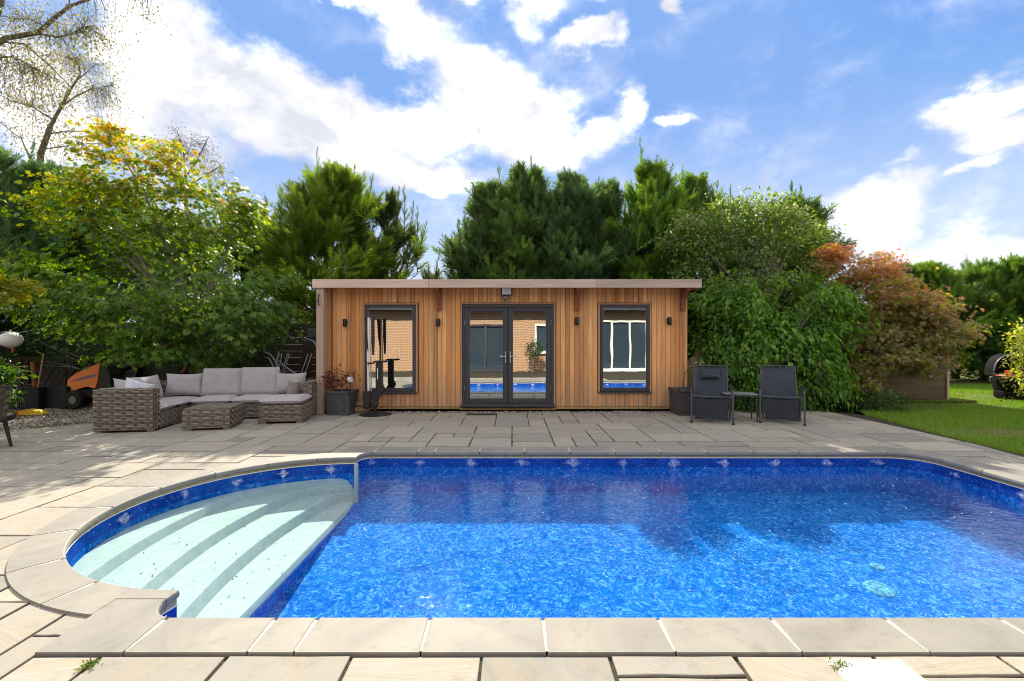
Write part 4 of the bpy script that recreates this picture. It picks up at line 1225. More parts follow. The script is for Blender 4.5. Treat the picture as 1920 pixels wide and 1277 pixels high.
# wicker tub chair cut by the frame at the left
t = thing('wicker_chair', 'dark grey woven tub chair with a black tapered leg by the gravel bed', 'chair', (-7.03, 6.18, 0), R(-20))
pan = []
for k in range(12):
    a0, a1 = R(-200 + k * 18.4), R(-200 + (k + 1) * 18.4)
    p0 = np.array((.36 * math.cos(a0), .36 * math.sin(a0), .38)); p1 = np.array((.36 * math.cos(a1), .36 * math.sin(a1), .38))
    u = (p1 - p0); W = np.linalg.norm(u); u /= W
    nn = np.array((math.cos((a0 + a1) / 2), math.sin((a0 + a1) / 2), 0))
    pan.append((p0, u, nrm(np.array((nn[0] * .18, nn[1] * .18, 1.0))), nn, W, .43))
V, F, T = wicker_panels(pan, 9)
mesh_from('woven_shell', V, F, 'strand', t, tint=T * .45, tag_kind='stuff')
MB().lathe([(.30, .34), (.345, .36), (.35, .42), (.30, .44)], seg=24).build('seat', 'black_plastic', t, smooth=True)
for k in range(4):
    a = R(38 + 90 * k)
    MB().tube([(.27 * math.cos(a), .27 * math.sin(a), .36), (.34 * math.cos(a), .34 * math.sin(a), .0)], [.026, .017], 8).build('leg', 'black_metal', t)
MB().tube([(.43 * math.cos(R(-200 + k * 9.2)), .43 * math.sin(R(-200 + k * 9.2)), .815) for k in range(25)], .017, 6).build('rim', 'black_plastic', t, smooth=True)

# ------------------------------------------------------------------ sling recliners and side table
def recliner(label, loc, rz, pillow):
    t = thing('recliner', label, 'recliner', loc, rz, 'sling recliners by the shrub')
    # local: x across, y backwards (front at 0), z up
    w = .60
    def sling(name, pts, x0, x1, th=.006, sag=.018):
        P = [Vector(p) for p in pts]; m = MB(); nx = 8; V = []; F = []
        for i, p in enumerate(P):
            for j in range(nx + 1):
                s = j / nx
                q = p + Vector((x0 + (x1 - x0) * s, 0, 0))
                d = (P[min(i + 1, len(P) - 1)] - P[max(i - 1, 0)]).normalized()
                nn = Vector((0, -d.z, d.y))
                q = q - nn * sag * 4 * s * (1 - s)
                V.append(tuple(q)); V.append(tuple(q - nn * th))
        k = 2 * (nx + 1)
        for i in range(len(P) - 1):
            for j in range(nx):
                a = i * k + 2 * j
                F.append((a, a + 2, a + k + 2, a + k)); F.append((a + 1, a + k + 1, a + k + 3, a + 3))
        m.add(V, F)
        return m.build(name, 'sling_mesh', t, smooth=True)
    foot = [(0, .02 + .06 * (1 - z), .06 + .37 * z) for z in np.linspace(0, 1, 7)]
    seat = [(0, y, .445 - .05 * math.sin((y - .03) / .5 * math.pi) - .02 * (y - .03)) for y in np.linspace(.03, .53, 8)]
    back = [(0, .54 + .30 * z ** 1.1, .43 + .50 * z) for z in np.linspace(0, 1, 10)]
    sling('leg_rest_sling', foot[::-1][::-1], .045, w - .045)
    sling('seat_sling', seat, .03, w - .03)
    sling('back_sling', back, .04, w - .04, sag=.03)
    for s in (0.022, w - .022):
        fr_ = MB(); fr_.tube([(s, .10, .055), (s, .045, .43), (s, .53, .42), (s, .845, .945)], .013, 8); fr_.build('side_rail', 'dark_frame', t, smooth=True)
        x_ = -.028 if s < .3 else w + .028
        MB().tube([(x_, -.02, 0), (x_, .035, .45), (x_, .09, .575), (x_, .20, .60), (x_, .52, .61)], .016, 8).build('front_leg', 'dark_frame', t, smooth=True)
        MB().tube([(x_, .74, 0), (x_, .50, .34), (x_, .45, .60)], .015, 8).build('rear_leg', 'dark_frame', t, smooth=True)
        MB().box(x_ - .024, x_ + .024, .06, .46, .60, .628, .01).build('armrest', 'black_plastic', t)
        MB().lathe([(.021, 0), (.021, .03), (.014, .036)], (x_, -.02, 0), 10).build('foot_cap', 'black_plastic', t)
    MB().tube([(-.028, .035, .452), (w + .028, .035, .452)], .013, 8).build('front_bar', 'dark_frame', t, smooth=True)
    MB().tube([(.02, .105, .06), (w - .02, .105, .06)], .012, 8).build('lower_bar', 'dark_frame', t, smooth=True)
    MB().tube([(.02, .845, .945), (w - .02, .845, .945)], .012, 8).build('top_bar', 'dark_frame', t, smooth=True)
    if pillow:
        p = cushion('head_pillow', 'x', 'x', .36, .19, .09, (.30, .73, .80), (R(60), 0, 0), 'pillow', 'sling_mesh', 5, piping=False)
        for k in ('label', 'category'): del p[k]
        p.parent = t
    return t
recliner('dark sling recliner with a head pillow, beside the cedar corner', (3.14, 8.13, 0), R(-21), True)
recliner('dark sling recliner without a pillow, in front of the leafy shrub', (4.31, 8.09, 0), R(-25), False)
t = thing('side_table', 'small side table with a pale glass top between the two recliners', 'side table', (4.06, 8.40, 0), R(-14))
MB().box(-.27, .27, -.21, .21, .455, .485, .008).build('tabletop', 'glass_table', t)
fr_ = MB()
for s in (-1, 1): fr_.box(-.275, .275, s * .215 - .01, s * .215 + .01, .445, .482, .004); fr_.box(s * .28 - .01, s * .28 + .01, -.205, .205, .445, .482, .004)
fr_.build('table_frame', 'dark_frame', t)
for sx in (-1, 1):
    for sy in (-1, 1):
        MB().tube([(sx * .24, sy * .19, .45), (sx * .255, sy * .20, 0)], .013, 8).build('leg', 'dark_frame', t)

# ------------------------------------------------------------------ planters
def planter(label, loc, rz, s, h):
    t = thing('planter', label, 'planter', loc, rz, 'square lead-look planters')
    m = MB()
    b, tp = s / 2 * .94, s / 2
    V = [(-b, -b, 0), (b, -b, 0), (b, b, 0), (-b, b, 0), (-tp, -tp, h - .05), (tp, -tp, h - .05), (tp, tp, h - .05), (-tp, tp, h - .05)]
    m.add(V, [(3, 2, 1, 0), (4, 5, 6, 7)] + [(i, (i + 1) % 4, 4 + (i + 1) % 4, 4 + i) for i in range(4)])
    m.build('body', 'planter_lead', t)
    r = MB(); q = tp + .018
    for a in range(4):
        M = Matrix.Rotation(a * math.pi / 2, 4, 'Z')
        r.box(-q, q, -q, -q + .055, h - .055, h, .008, M)
    r.build('rim', 'planter_lead', t)
    p = MB(); q = b + .012
    for a in range(4): p.box(-q, q, -q, -q + .03, 0, .035, .006, Matrix.Rotation(a * math.pi / 2, 4, 'Z'))
    p.build('plinth', 'planter_lead', t)
    for a in range(4):
        f = MB(); c = .05; x, z0, z1 = s * .33, .09, h - .105
        pts = [(-x + c, z0), (x - c, z0), (x, z0 + c), (x, z1 - c), (x - c, z1), (-x + c, z1), (-x, z1 - c), (-x, z0 + c)]
        P = [Vector((px_, -(b + (tp - b) * z / (h - .05)) - .002, z)) for px_, z in pts]
        P = [Matrix.Rotation(a * math.pi / 2, 4, 'Z') @ p_ for p_ in P]
        f.tube(P + [P[0], P[1]], .007, 5, cap=False); f.build('panel_moulding', 'planter_lead', t, smooth=True)
    MB().box(-tp + .03, tp - .03, -tp + .03, tp - .03, h - .09, h - .045).build('soil', 'soil', t)
    return t
planter('grey panelled planter holding a dark red maple beside the cedar fin', (-3.285, 9.10, 0), R(-4), .44, .455)
planter('grey panelled planter with a bare twig beside the first recliner', (3.37, 9.10, 0), R(4), .47, .495)
# solar lantern on a stick in the left planter
t = thing('solar_lantern', 'small glass globe lantern on a stick in the red maple planter', 'lantern', (-3.10, 8.985, .40))
MB().lathe([(.006, 0), (.006, .19), (.02, .20), (.028, .215)], seg=8).build('stake', 'black_metal', t)
MB().lathe([(.03, .215), (.055, .235), (.065, .27), (.055, .31), (.03, .33), (.01, .335)], seg=16).build('globe', 'lantern_paper', t, smooth=True)
MB().lathe([(.032, .326), (.036, .338), (.01, .345)], seg=12).build('cap', 'steel', t, smooth=True)

# ------------------------------------------------------------------ black machine with a white pole before the left window
t = thing('folded_machine', 'black folded machine with a white pole on a round base before the window', 'machine', (-2.70, 8.98, 0))
MB().lathe([(.05, 0), (.285, .0), (.29, .012), (.25, .026), (.08, .04), (.04, .05)], (.08, 0, 0), 28).build('base', 'black_metal', t, smooth=True)
MB().tube([(.08, 0, .04), (.08, 0, .16)], .035, 12).build('pivot', 'black_metal', t, smooth=True)
MB().box(-.135, .0, -.06, .06, .12, .46, .012).build('lower_box', 'black_plastic', t)
m = MB(); m.prism([(.02, .16), (.09, .18), (.26, .50), (.23, .58), (.11, .50), (-.01, .30)], -.045, .045); m.build('inclined_arm', 'black_plastic', t)
m = MB(); m.lathe([(.05, -.06), (.06, -.05), (.06, .05), (.05, .06)], (0, 0, 0), 14)
k_ = m.build('clamp', 'black_plastic', t); k_.location = (.10, -.07, .22); k_.rotation_euler = (R(90), 0, 0)
MB().box(.10, .215, -.05, .05, .50, 1.001, .014).build('upper_column', 'black_plastic', t)
MB().box(.135, .150, -.056, -.050, .68, .90, .002).build('marking_strip', 'white_plastic', t)
MB().box(-.06, .06, -.07, .07, .975, 1.0, .006).build('platform', 'black_plastic', t)
m = MB(); m.prism([(.06, 1.003), (.30, 1.003), (.33, 1.01), (.33, 1.035), (.29, 1.045), (.24, 1.03), (.19, 1.038), (.09, 1.038), (.06, 1.02)], -.06, .06)
m.build('top_plate', 'black_plastic', t)
MB().tube([(-.05, .02, .44), (-.062, .02, 1.15), (-.05, .02, 1.86)], .022, 10).build('white_pole', 'white_plastic', t, smooth=True)
MB().tube([(-.005, .03, .44), (-.012, .03, 1.15), (.0, .03, 1.86)], .012, 8).build('grey_tube', 'steel', t, smooth=True)
m = MB(); m.prism([(-.125, 1.87), (-.08, 1.87), (-.065, 1.50), (-.045, 1.22), (-.062, 1.22), (-.10, 1.45)], -.01, .05); m.build('blade', 'black_plastic', t)
m = MB(); m.prism([(.01, 1.88), (.055, 1.88), (.06, 1.40), (.05, 1.14), (.025, 1.14), (.012, 1.40)], -.0, .05); m.build('blade', 'black_plastic', t)
for k, (x, y, z, a) in enumerate(((-3.02, 9.24, .06, 12), (-2.94, 9.30, .06, 60), (-2.99, 9.26, .165, -15))):
    o = MB().tube([(-.14, 0, 0), (.14, 0, 0)], .055, 9).build('log', 'log_wood', smooth=True)
    o.location = (x, y, z); o.rotation_euler = (0, 0, R(a))
    tag(o, ('split log lying flat against the planter foot', 'split log lying crosswise behind the machine base', 'split log resting on top of the other two')[k], 'log', 'firewood between planter and machine')

# ------------------------------------------------------------------ fence, shed, gazebo, boulder
fence = thing('fence', 'dark board fence under the trees behind the sofa', 'fence', (-10, 12.6, 0))
for p in range(9):
    x0 = -6.5 + p * 1.95
    MB().box(x0 - .05, x0 + .05, -.05, .05, 0, 1.9, .006).build('post', 'fence_wood', fence)
    if p < 8:
        for k in range(10):
            MB().box(x0 + .052, x0 + 1.898, -.012 + (k % 2) * .012, .010 + (k % 2) * .012, .06 + k * .18, .06 + k * .18 + .176, .004).build('board', 'fence_wood', fence)
shed = thing('shed', 'low brown board shed half hidden by the orange maple', 'shed', (8.95, 11.0, 0))
# gable end faces the pool: boards one by one
xl, xr, eh, rh_, xrd = -1.35, 1.25, 1.42, 2.05, .25
for k in range(14):
    z0, z1 = .05 + k * .145, .05 + (k + 1) * .145 - .006
    def lim(z):
        if z <= eh: return xl, xr
        f = min(1, (z - eh) / (rh_ - eh)); return xl + (xrd - xl) * f, xr + (xrd - xr) * f
    a0, b0 = lim(z0); a1, b1 = lim(min(z1, rh_ - .01))
    if b0 - a0 < .06: break
    m = MB(); m.prism([(a0, z0), (b0, z0), (b1, min(z1, rh_ - .01)), (a1, min(z1, rh_ - .01))], (k % 2) * .004, .024 + (k % 2) * .004)
    m.build('board', 'shed_wood', shed)
MB().box(xr + .001, xr + .022, .03, 2.2, .05, eh, .003).build('side_wall', 'shed_wood', shed)
MB().box(xl - .022, xl - .001, .03, 2.2, .05, eh, .003).build('side_wall', 'shed_wood', shed)
MB().box(xr - .03, xr + .026, -.030, -.002, .04, eh - .01, .004).build('corner_strip', 'grey_cedar_post', shed)
for s, xe in ((1, xr), (-1, xl)):
    dx = xe - xrd; dz = eh - rh_; ex = .10
    m = MB(); m.prism([(xrd, rh_ + .01), (xe + s * ex, eh + dz / abs(dx) * ex + .01), (xe + s * ex, eh + dz / abs(dx) * ex + .05), (xrd, rh_ + .06)], -.10, 2.3)
    m.build('roof_slope', 'bark_grey', shed)
MB().box(xl - .05, xr + .5, -.22, 2.2, -.02, .045, .02).build('mossy_base', 'moss', shed)

gaz = thing('gazebo', 'dark timber gazebo with a hipped roof in deep shade by the left edge', 'gazebo', (-12.6, 10.6, 0))
for sx in (-1, 1):
    for sy in (-1, 1):
        MB().box(sx * 1.45 - .06, sx * 1.45 + .06, sy * 1.3 - .06, sy * 1.3 + .06, 0, 1.95, .008).build('post', 'gazebo_wood', gaz)
bm_ = MB()
for s in (-1, 1):
    bm_.box(-1.6, 1.6, s * 1.3 - .05, s * 1.3 + .05, 1.951, 2.08, .006); bm_.box(s * 1.45 - .05, s * 1.45 + .05, -1.24, 1.24, 1.951, 2.075, .006)
bm_.build('beam', 'gazebo_wood', gaz)
m = MB(); m.add([(-1.85, -1.7, 2.0), (1.85, -1.7, 2.0), (1.85, 1.7, 2.0), (-1.85, 1.7, 2.0), (0, 0, 3.0), (-1.85, -1.7, 2.08), (1.85, -1.7, 2.08), (1.85, 1.7, 2.08), (-1.85, 1.7, 2.08)],
             [(0, 1, 2, 3), (5, 6, 4), (6, 7, 4), (7, 8, 4), (8, 5, 4), (0, 5, 6, 1), (1, 6, 7, 2), (2, 7, 8, 3), (3, 8, 5, 0)])
m.build('roof', 'gazebo_wood', gaz)
for k in range(3):
    MB().box(-1.38 + k * .95, -.60 + k * .95, 1.28, 1.30, .05, 1.0, .004).build('side_panel', 'gazebo_wood', gaz)
# paper lantern and string of bulbs
lp = at(20, 637, 8.9)
t = thing('paper_lantern', 'white round paper lantern hanging from the wire at the gazebo', 'lantern', tuple(lp))
m = MB(); pr = []
for k in range(25):
    a = -math.pi / 2 + math.pi * k / 24
    pr.append((max(.03, .175 * math.cos(a)) * (1 + .018 * (k % 2)), .145 * math.sin(a)))
m.lathe(pr, seg=28); m.build('paper_globe', 'lantern_paper', t, smooth=True)
MB().lathe([(.02, .14), (.03, .15), (.02, .17), (.006, .19)], seg=10).build('cap', 'bead', t)
MB().box(.03, .055, -.01, .01, -.24, -.13).build('tassel', 'red_plastic', t)
t = thing('string_lights', 'thin wire with round clear bulbs strung from the gazebo to the maple', 'string lights', (0, 0, 0))
pts = [at(-60, 628, 8.9), at(12, 622, 8.9), at(40, 623, 8.95), at(75, 617, 9.0), at(119, 600, 9.2), at(170, 590, 9.5)]
MB().tube([tuple(p) for p in pts], .004, 5).build('wire', 'bead', t)
for (x, y, Y) in ((9, 628, 8.9), (71, 624, 9.0), (119, 607, 9.2)):
    c = at(x, y, Y)
    MB().lathe([(.008, .04), (.014, .03), (.026, .01), (.028, -.008), (.016, -.026), (.004, -.03)], tuple(c), 12).build('bulb', 'white_plastic', t, smooth=True)

def rock(name, label, cat, loc, size, seed, mat):
    g = np.random.default_rng(seed)
    b = bmesh.new(); bmesh.ops.create_icosphere(b, subdivisions=4, radius=1.0)
    from mathutils import noise as mn
    for v in b.verts:
        p = v.co.copy()
        d = 1 + .28 * mn.noise(p * 1.3 + Vector((seed, 0, 0))) + .12 * mn.noise(p * 3.1) + .05 * mn.noise(p * 8)
        v.co = Vector((p.x * size[0] * d, p.y * size[1] * d, max(-.1, p.z * size[2] * d)))
    me = bpy.data.meshes.new(name); b.to_mesh(me); b.free()
    me.materials.append(MATS[mat])
    me.polygons.foreach_set('use_smooth', np.ones(len(me.polygons), bool))
    o = bpy.data.objects.new(name, me); COL.objects.link(o); o.location = loc
    return tag(o, label, cat)
rock('boulder', 'big mossy boulder between the cedar corner and the shrub', 'boulder', (4.0, 10.15, 0.0), (.62, .5, 1.12), 3, 'boulder_rock')

# ------------------------------------------------------------------ things on the gravel
t = thing('ride_on_mower', 'orange ride-on mower parked on the gravel behind the sofa', 'mower', (-8.80, 10.05, 0), R(8))
t.scale = (.78, .9, .98)
m = MB(); m.prism([(-.62, .50), (-.60, .62), (-.40, .76), (.05, .93), (.17, .98), (.10, .55), (.04, .42), (-.14, .47), (-.32, .43), (-.52, .36), (-.53, .46)], -.26, .26)
m.build('hood', 'mower_orange', t)
m = MB(); m.prism([(-.50, .595), (-.30, .655), (.08, .735), (.10, .69), (-.28, .615), (-.50, .575)], -.268, -.261); m.build('decal', 'purple_decal', t)
m = MB(); m.prism([(.17, .965), (.25, .93), (.40, .72), (.42, .40), (.12, .40)], -.24, .24); m.build('dashboard', 'cover_fabric', t)
MB().box(-.50, 1.15, -.22, .22, .22, .40, .03).build('chassis', 'black_plastic', t)
m = MB(); m.prism([(.55, .52), (.95, .52), (1.08, .86), (1.02, .90), (.90, .62), (.55, .62)], -.22, .22); m.build('seat', 'black_plastic', t)
m = MB(); m.tube([(.30, 0, .80), (.42, 0, 1.02)], .022, 8); m.build('steering_column', 'black_metal', t)
ringp = [(.43 + .06 * math.sin(a), .19 * math.cos(a), 1.04 + .19 * math.sin(a) * .42) for a in np.linspace(0, 6.283, 26)]
m = MB(); m.tube(ringp, .014, 6, cap=False); m.tube([(.43, -.19, 1.04), (.43, .19, 1.04)], .010, 6); m.build('steering_wheel', 'grey_metal', t, smooth=True)
for x, r, w in ((-.38, .20, .13), (.85, .26, .2)):
    for s in (-1, 1):
        tq = MB(); tq.lathe([(r * .55, -w / 2), (r * .92, -w / 2), (r, -w * .3), (r, w * .3), (r * .92, w / 2), (r * .55, w / 2)], seg=22)
        o = tq.build('wheel', 'tyre', t, smooth=True); o.location = (x, s * .34, r); o.rotation_euler = (R(90), 0, 0)
        hb = MB(); hb.lathe([(.02, -w / 2 - .004), (r * .42, -w / 2 - .002), (r * .5, -w / 2 + .02), (r * .5, w / 2 - .02), (r * .42, w / 2 + .002)], seg=16); hb.build('hub', 'bark_grey', o, smooth=True)
t = thing('covered_barbecue', 'dark covered barbecue with a trapezoid hood behind the sofa corner', 'barbecue', (-7.75, 10.5, 0), R(6))
m = MB(); m.add([(-.52, -.32, .70), (.46, -.32, .70), (.46, .30, .70), (-.52, .30, .70), (-.30, -.22, 1.09), (.28, -.22, 1.12), (.28, .2, 1.12), (-.30, .2, 1.09)],
             [(3, 2, 1, 0), (4, 5, 6, 7), (0, 1, 5, 4), (1, 2, 6, 5), (2, 3, 7, 6), (3, 0, 4, 7)]); m.build('hood', 'cover_fabric', t)
MB().box(-.46, .40, -.28, .26, .30, .695, .01).build('body', 'black_plastic', t)
for sx in (-.40, .34):
    for sy in (-.22, .2): MB().box(sx - .02, sx + .02, sy - .02, sy + .02, 0, .30).build('leg', 'black_metal', t)
MB().tube([(-1.05, -.1, .52), (-.92, -.1, .68), (-.72, -.1, .84), (-.50, -.1, .89)], [.05, .065, .06, .04], 10).build('side_chute', 'black_plastic', t, smooth=True)
m = MB(); m.tube([(.50, -.3, .72), (.56, -.3, .80), (.62, -.3, .88)], [.03, .025, .012], 6); m.build('orange_tie', 'orange_wood', t)
t = thing('trellis', 'dark wooden lattice panel leaning behind the ribbed planter boxes', 'trellis', (-10.55, 10.9, 0), R(4))
for k in range(11):
    MB().tube([(-.75 + k * .15, 0, .38), (-.75 + k * .15 + .34, 0, .98)], .010, 4).build('slat', 'gazebo_wood', t)
    MB().tube([(-.75 + k * .15 + .34, .022, .38), (-.75 + k * .15, .022, .98)], .010, 4).build('slat', 'gazebo_wood', t)
m = MB(); m.box(-.78, 1.12, -.02, .04, .33, .375); m.box(-.78, 1.12, -.02, .04, .985, 1.03); m.box(-.83, -.785, -.02, .04, 0, 1.03); m.box(1.125, 1.17, -.02, .04, 0, 1.03); m.build('frame', 'gazebo_wood', t)
for lab, x, y, w, a in (('black ribbed planter box on the gravel, nearer the left bush', -10.15, 9.95, .62, 3), ('black ribbed planter box standing next to the mower front', -9.5, 10.05, .58, -14)):
    t = thing('ribbed_box', lab, 'planter box', (x, y, 0), R(a), 'ribbed boxes on the gravel')
    MB().box(-w / 2, w / 2, -.2, .2, 0, .40).build('liner', 'black_plastic', t)
    k = 0; xx = -w / 2
    while xx < w / 2 - .03:
        MB().box(xx, xx + .034, -.222, -.202, .0, .425, .006).build('rib', 'black_plastic', t); xx += .041
    MB().box(-w / 2 - .01, w / 2 + .01, -.225, .21, .427, .445, .005).build('rim', 'black_plastic', t)
t = thing('broken_chair', 'tangle of orange wooden posts and thin rails by the left bush', 'broken chair', (-10.45, 9.75, 0), R(0))
for p0, p1, r in (((-.42, 0, .95), (-.05, .05, .30), .034), ((.33, .15, .97), (.36, .17, .45), .034)):
    MB().tube([p0, p1], r, 8).build('post', 'orange_wood', t)
for p0, p1 in (((-.95, .05, .75), (.30, .1, .62)), ((-.8, .1, .55), (.2, .1, .80)), ((-.9, 0, .62), (-.25, .1, .25)), ((-.55, .1, .70), (-.75, .0, .35)), ((-.3, 0, .62), (-.02, 0, .02)), ((-.1, .1, .86), (.3, .1, .88)), ((-.7, 0, .40), (-.1, .1, .52))):
    MB().tube([p0, p1], .014, 6).build('rail', 'log_wood', t)
MB().tube([(.50, .1, .45), (.62, .1, 1.15)], .012, 6).build('cane', 'log_wood', t)
t = thing('beach_toy', 'flat orange and yellow plastic toy lying on the gravel edge', 'toy', (-9.35, 8.95, -.01), R(14))
t.scale = (.72, .8, .8)
m = MB(); m.prism([(-.75, 0), (-.70, .05), (-.35, .11), (-.02, .10), (0, .02)], -.10, .12); m.build('orange_half', 'orange_plastic', t)
m = MB(); m.prism([(.002, .02), (.0, .12), (.16, .15), (.35, .12), (.50, .07), (.55, .02)], -.11, .11); m.build('yellow_half', 'yellow_plastic', t)
MB().box(-.45, -.39, -.113, -.101, .02, .08).build('white_band', 'white_plastic', t)

# exercise machine of bent tubes by the fin
t = thing('exercise_machine', 'grey tubular exercise machine with bent handlebars beside the cedar fin', 'exercise machine', (-4.35, 10.3, 0))
def tb(name, mat, pp, r): MB().tube([(p[0], p[1], p[2]) for p in pp], r, 8).build(name, mat, t, smooth=True)
for dy in (-.2, .2):
    tb('handlebar', 'grey_metal', [(-.05 + dy * .3, dy, 1.42), (.02 + dy * .3, dy, 1.45), (.14 + dy * .3, dy, 1.40), (.30, dy, 1.05), (.34, dy, .72), (.20, dy, .50)], .021)
tb('console_bar', 'grey_metal', [(.55, 0, 1.60), (.20, 0, 1.62), (.06, 0, 1.56), (-.02, 0, 1.45), (-.20, 0, 1.42)], .018)
tb('console_bar', 'dark_frame', [(-.27, 0, 1.62), (-.27, 0, 1.47), (-.20, 0, 1.40), (-.05, 0, 1.38)], .018)
MB().box(-.12, .10, -.1, .1, 1.48, 1.68, .02).build('console', 'dark_frame', t)
tb('mast', 'dark_frame', [(.25, 0, 0), (.20, 0, .7), (.02, 0, 1.5)], .035)
tb('foot_arm', 'grey_metal', [(.30, .15, .62), (.10, .15, .56), (-.05, .15, .40), (-.1, .15, .05)], .021)
MB().box(-.3, .6, -.3, -.24, 0, .05, .01).build('floor_rail', 'grey_metal', t); MB().box(-.3, .6, .24, .3, 0, .05, .01).build('floor_rail', 'grey_metal', t)
MB().box(.0, .5, -.12, .12, .0, .45, .05).build('flywheel_housing', 'dark_frame', t)
t = thing('metal_tubes', 'stack of folded grey metal frames with crossing tubes behind the end pillow', 'metal frames', (-4.95, 10.0, 0))
for p in ([(-.34, 0, 1.18), (-.20, 0, 1.12), (-.10, 0, 1.0), (.02, 0, .70)], [(-.26, .05, 1.06), (-.16, .05, .86), (-.02, .05, .5)], [(-.12, .1, 1.02), (.05, .1, .86), (.3, .1, .70), (.45, .1, .66)], [(-.02, 0, 1.18), (-.06, .0, .95), (.10, 0, .5)]):
    tb('bent_tube', 'grey_metal', p, .022)
for x0, x1 in ((-.22, .0), (-.04, .03), (.0, .16), (.05, .2), (.42, .60), (.50, .68)):
    tb('striped_tube', 'steel', [(x0, .02, .62), (x1, .02, 1.14)], .011)
tb('floor_bar', 'grey_metal', [(-.3, 0, .03), (.6, 0, .03)], .02)
tb('upright', 'grey_metal', [(.1, 0, .02), (.1, 0, .75)], .02)

# black tub with raised lid on the lawn
t = thing('garden_tub', 'black tub with a red rim and a raised arched lid on the lawn', 'garden tub', (12.25, 11.45, 0), R(-18))
def ring_body(name, rings, mat, seg=20):
    """rounded-rectangle rings (halfx, halfy, z)"""
    V = []; F = []
    for hx, hy, z, cy in rings:
        for k in range(seg):
            a = 2 * math.pi * (k + .5) / seg
            c, s = math.cos(a), math.sin(a); e = .45
            V.append((hx * math.copysign(abs(c) ** e, c), cy + hy * math.copysign(abs(s) ** e, s), z))
    for i in range(len(rings) - 1):
        for k in range(seg): F.append((i * seg + k, i * seg + (k + 1) % seg, (i + 1) * seg + (k + 1) % seg, (i + 1) * seg + k))
    F.append(tuple(range(seg))[::-1]); F.append(tuple((len(rings) - 1) * seg + k for k in range(seg)))
    m = MB(); m.add(V, F); return m.build(name, mat, t, smooth=True)
ring_body('skirt', [(.27, .30, 0, 0), (.30, .32, .04, 0), (.30, .32, .17, 0), (.28, .3, .19, 0)], 'matte_black')
ring_body('tub', [(.28, .30, .191, 0), (.31, .33, .24, 0), (.345, .36, .52, 0), (.34, .36, .55, 0)], 'matte_black')
ring_body('red_rim', [(.345, .365, .551, 0), (.352, .372, .565, 0), (.345, .365, .578, 0)], 'red_plastic')
m = MB(); V = []; F = []; ns = 18
for dy, k_ in ((.0, 1.0), (.34, 1.0), (.44, .9)):
    for i in range(ns + 1):
        a = math.pi * i / ns
        V.append((-.36 * k_ * math.copysign(abs(math.cos(a)) ** .7, math.cos(a)), .05 + dy, .56 + .52 * k_ * math.sin(a) ** .8))
for j in range(2):
    for i in range(ns): F.append((j * (ns + 1) + i, j * (ns + 1) + i + 1, (j + 1) * (ns + 1) + i + 1, (j + 1) * (ns + 1) + i))
F.append(tuple(2 * (ns + 1) + i for i in range(ns + 1)))
m.add(V, F); m.build('raised_lid', 'matte_black', t, smooth=True)
MB().tube([(-.37 * math.cos(a), .04, .56 + .52 * math.sin(a) ** .8) for a in np.linspace(.15, 1.9, 14)], .016, 6).build('lid_edge', 'grey_metal', t, smooth=True)
MB().lathe([(.05, .58), (.06, .60), (.06, .66), (.04, .70)], (-.16, -.05, 0), 12).build('orange_cap', 'orange_plastic', t)
MB().tube([(-.02, -.2, .585), (.02, -.2, .61), (.14, -.2, .61), (.18, -.2, .585)], .012, 6).build('handle', 'matte_black', t, smooth=True)
MB().lathe([(.03, -.07), (.05, -.05), (.05, .05), (.03, .07)], (-.40, .05, .46), 10).build('side_latch', 'dark_frame', t, smooth=True)

# ------------------------------------------------------------------ plants
OVATE_V = np.array([(0, 0, 0), (.27, .42, .07), (0, 1, -.10), (-.27, .42, .07), (0, .48, -.02)])
OVATE_F = np.array([(0, 1, 4), (1, 2, 4), (2, 3, 4), (3, 0, 4)])
def palmate(nl=7, spread=125, narrow=.17):
    V = [(0, .12, 0)]; F = []
    for k in range(nl):
        a = R(-spread + 2 * spread * k / (nl - 1))
        L = (1.0 - .45 * abs(k - (nl - 1) / 2) / ((nl - 1) / 2)) * .85
        d = np.array((math.sin(a), math.cos(a))); n = np.array((d[1], -d[0]))
        i = len(V)
        for q, z in ((d * .10 - n * narrow * .55, 0), (d * L * .45 - n * narrow * .62, .03), (d * L, -.10), (d * L * .45 + n * narrow * .62, .03), (d * .10 + n * narrow * .55, 0)):
            V.append((q[0], q[1] + .12, z))
        F += [(i, i + 1, i + 4), (i + 1, i + 3, i + 4), (i + 1, i + 2, i + 3)]
    return np.array(V[1:]), np.array([[a - 1 for a in f] for f in F])
MAPLE_V, MAPLE_F = palmate(7, 118, .26)
MAPLE5_V, MAPLE5_F = palmate(5, 105, .18)
DIA_V = np.array([(0, 0, 0), (.32, .5, .05), (0, 1, 0), (-.32, .5, .05)]); DIA_F = np.array([(0, 1, 2), (0, 2, 3)])
def spray_template():
    """narrow feathery plume: a shoot with short swept side shoots, each a thin tapering blade"""
    V = []; F = []
    def bl(p, d, L, w, z, dz):
        n = np.array((d[1], -d[0])); i = len(V)
        a = p - n * w / 2; b = p + n * w / 2; c = p + d * L
        V.extend([(a[0], a[1], z), (b[0], b[1], z), (c[0], c[1], z + dz)])
        F.append((i, i + 1, i + 2))
    bl(np.array((0, 0.)), np.array((0, 1.)), 1.05, .060, 0, -.10)
    for k, (t_, L) in enumerate(((.06, .34), (.20, .40), (.34, .38), (.48, .34), (.62, .28), (.76, .20))):
        for s in (-1, 1):
            a = R(27 + 5 * (k % 2)) * s
            bl(np.array((0, t_ + .05 * (s > 0))), np.array((math.sin(a), math.cos(a))), L, .070, -.02 * k * .5, (.10 if (k + (s > 0)) % 2 else -.08))
    return np.array(V, float), np.array(F)
SPR_V, SPR_F = spray_template()

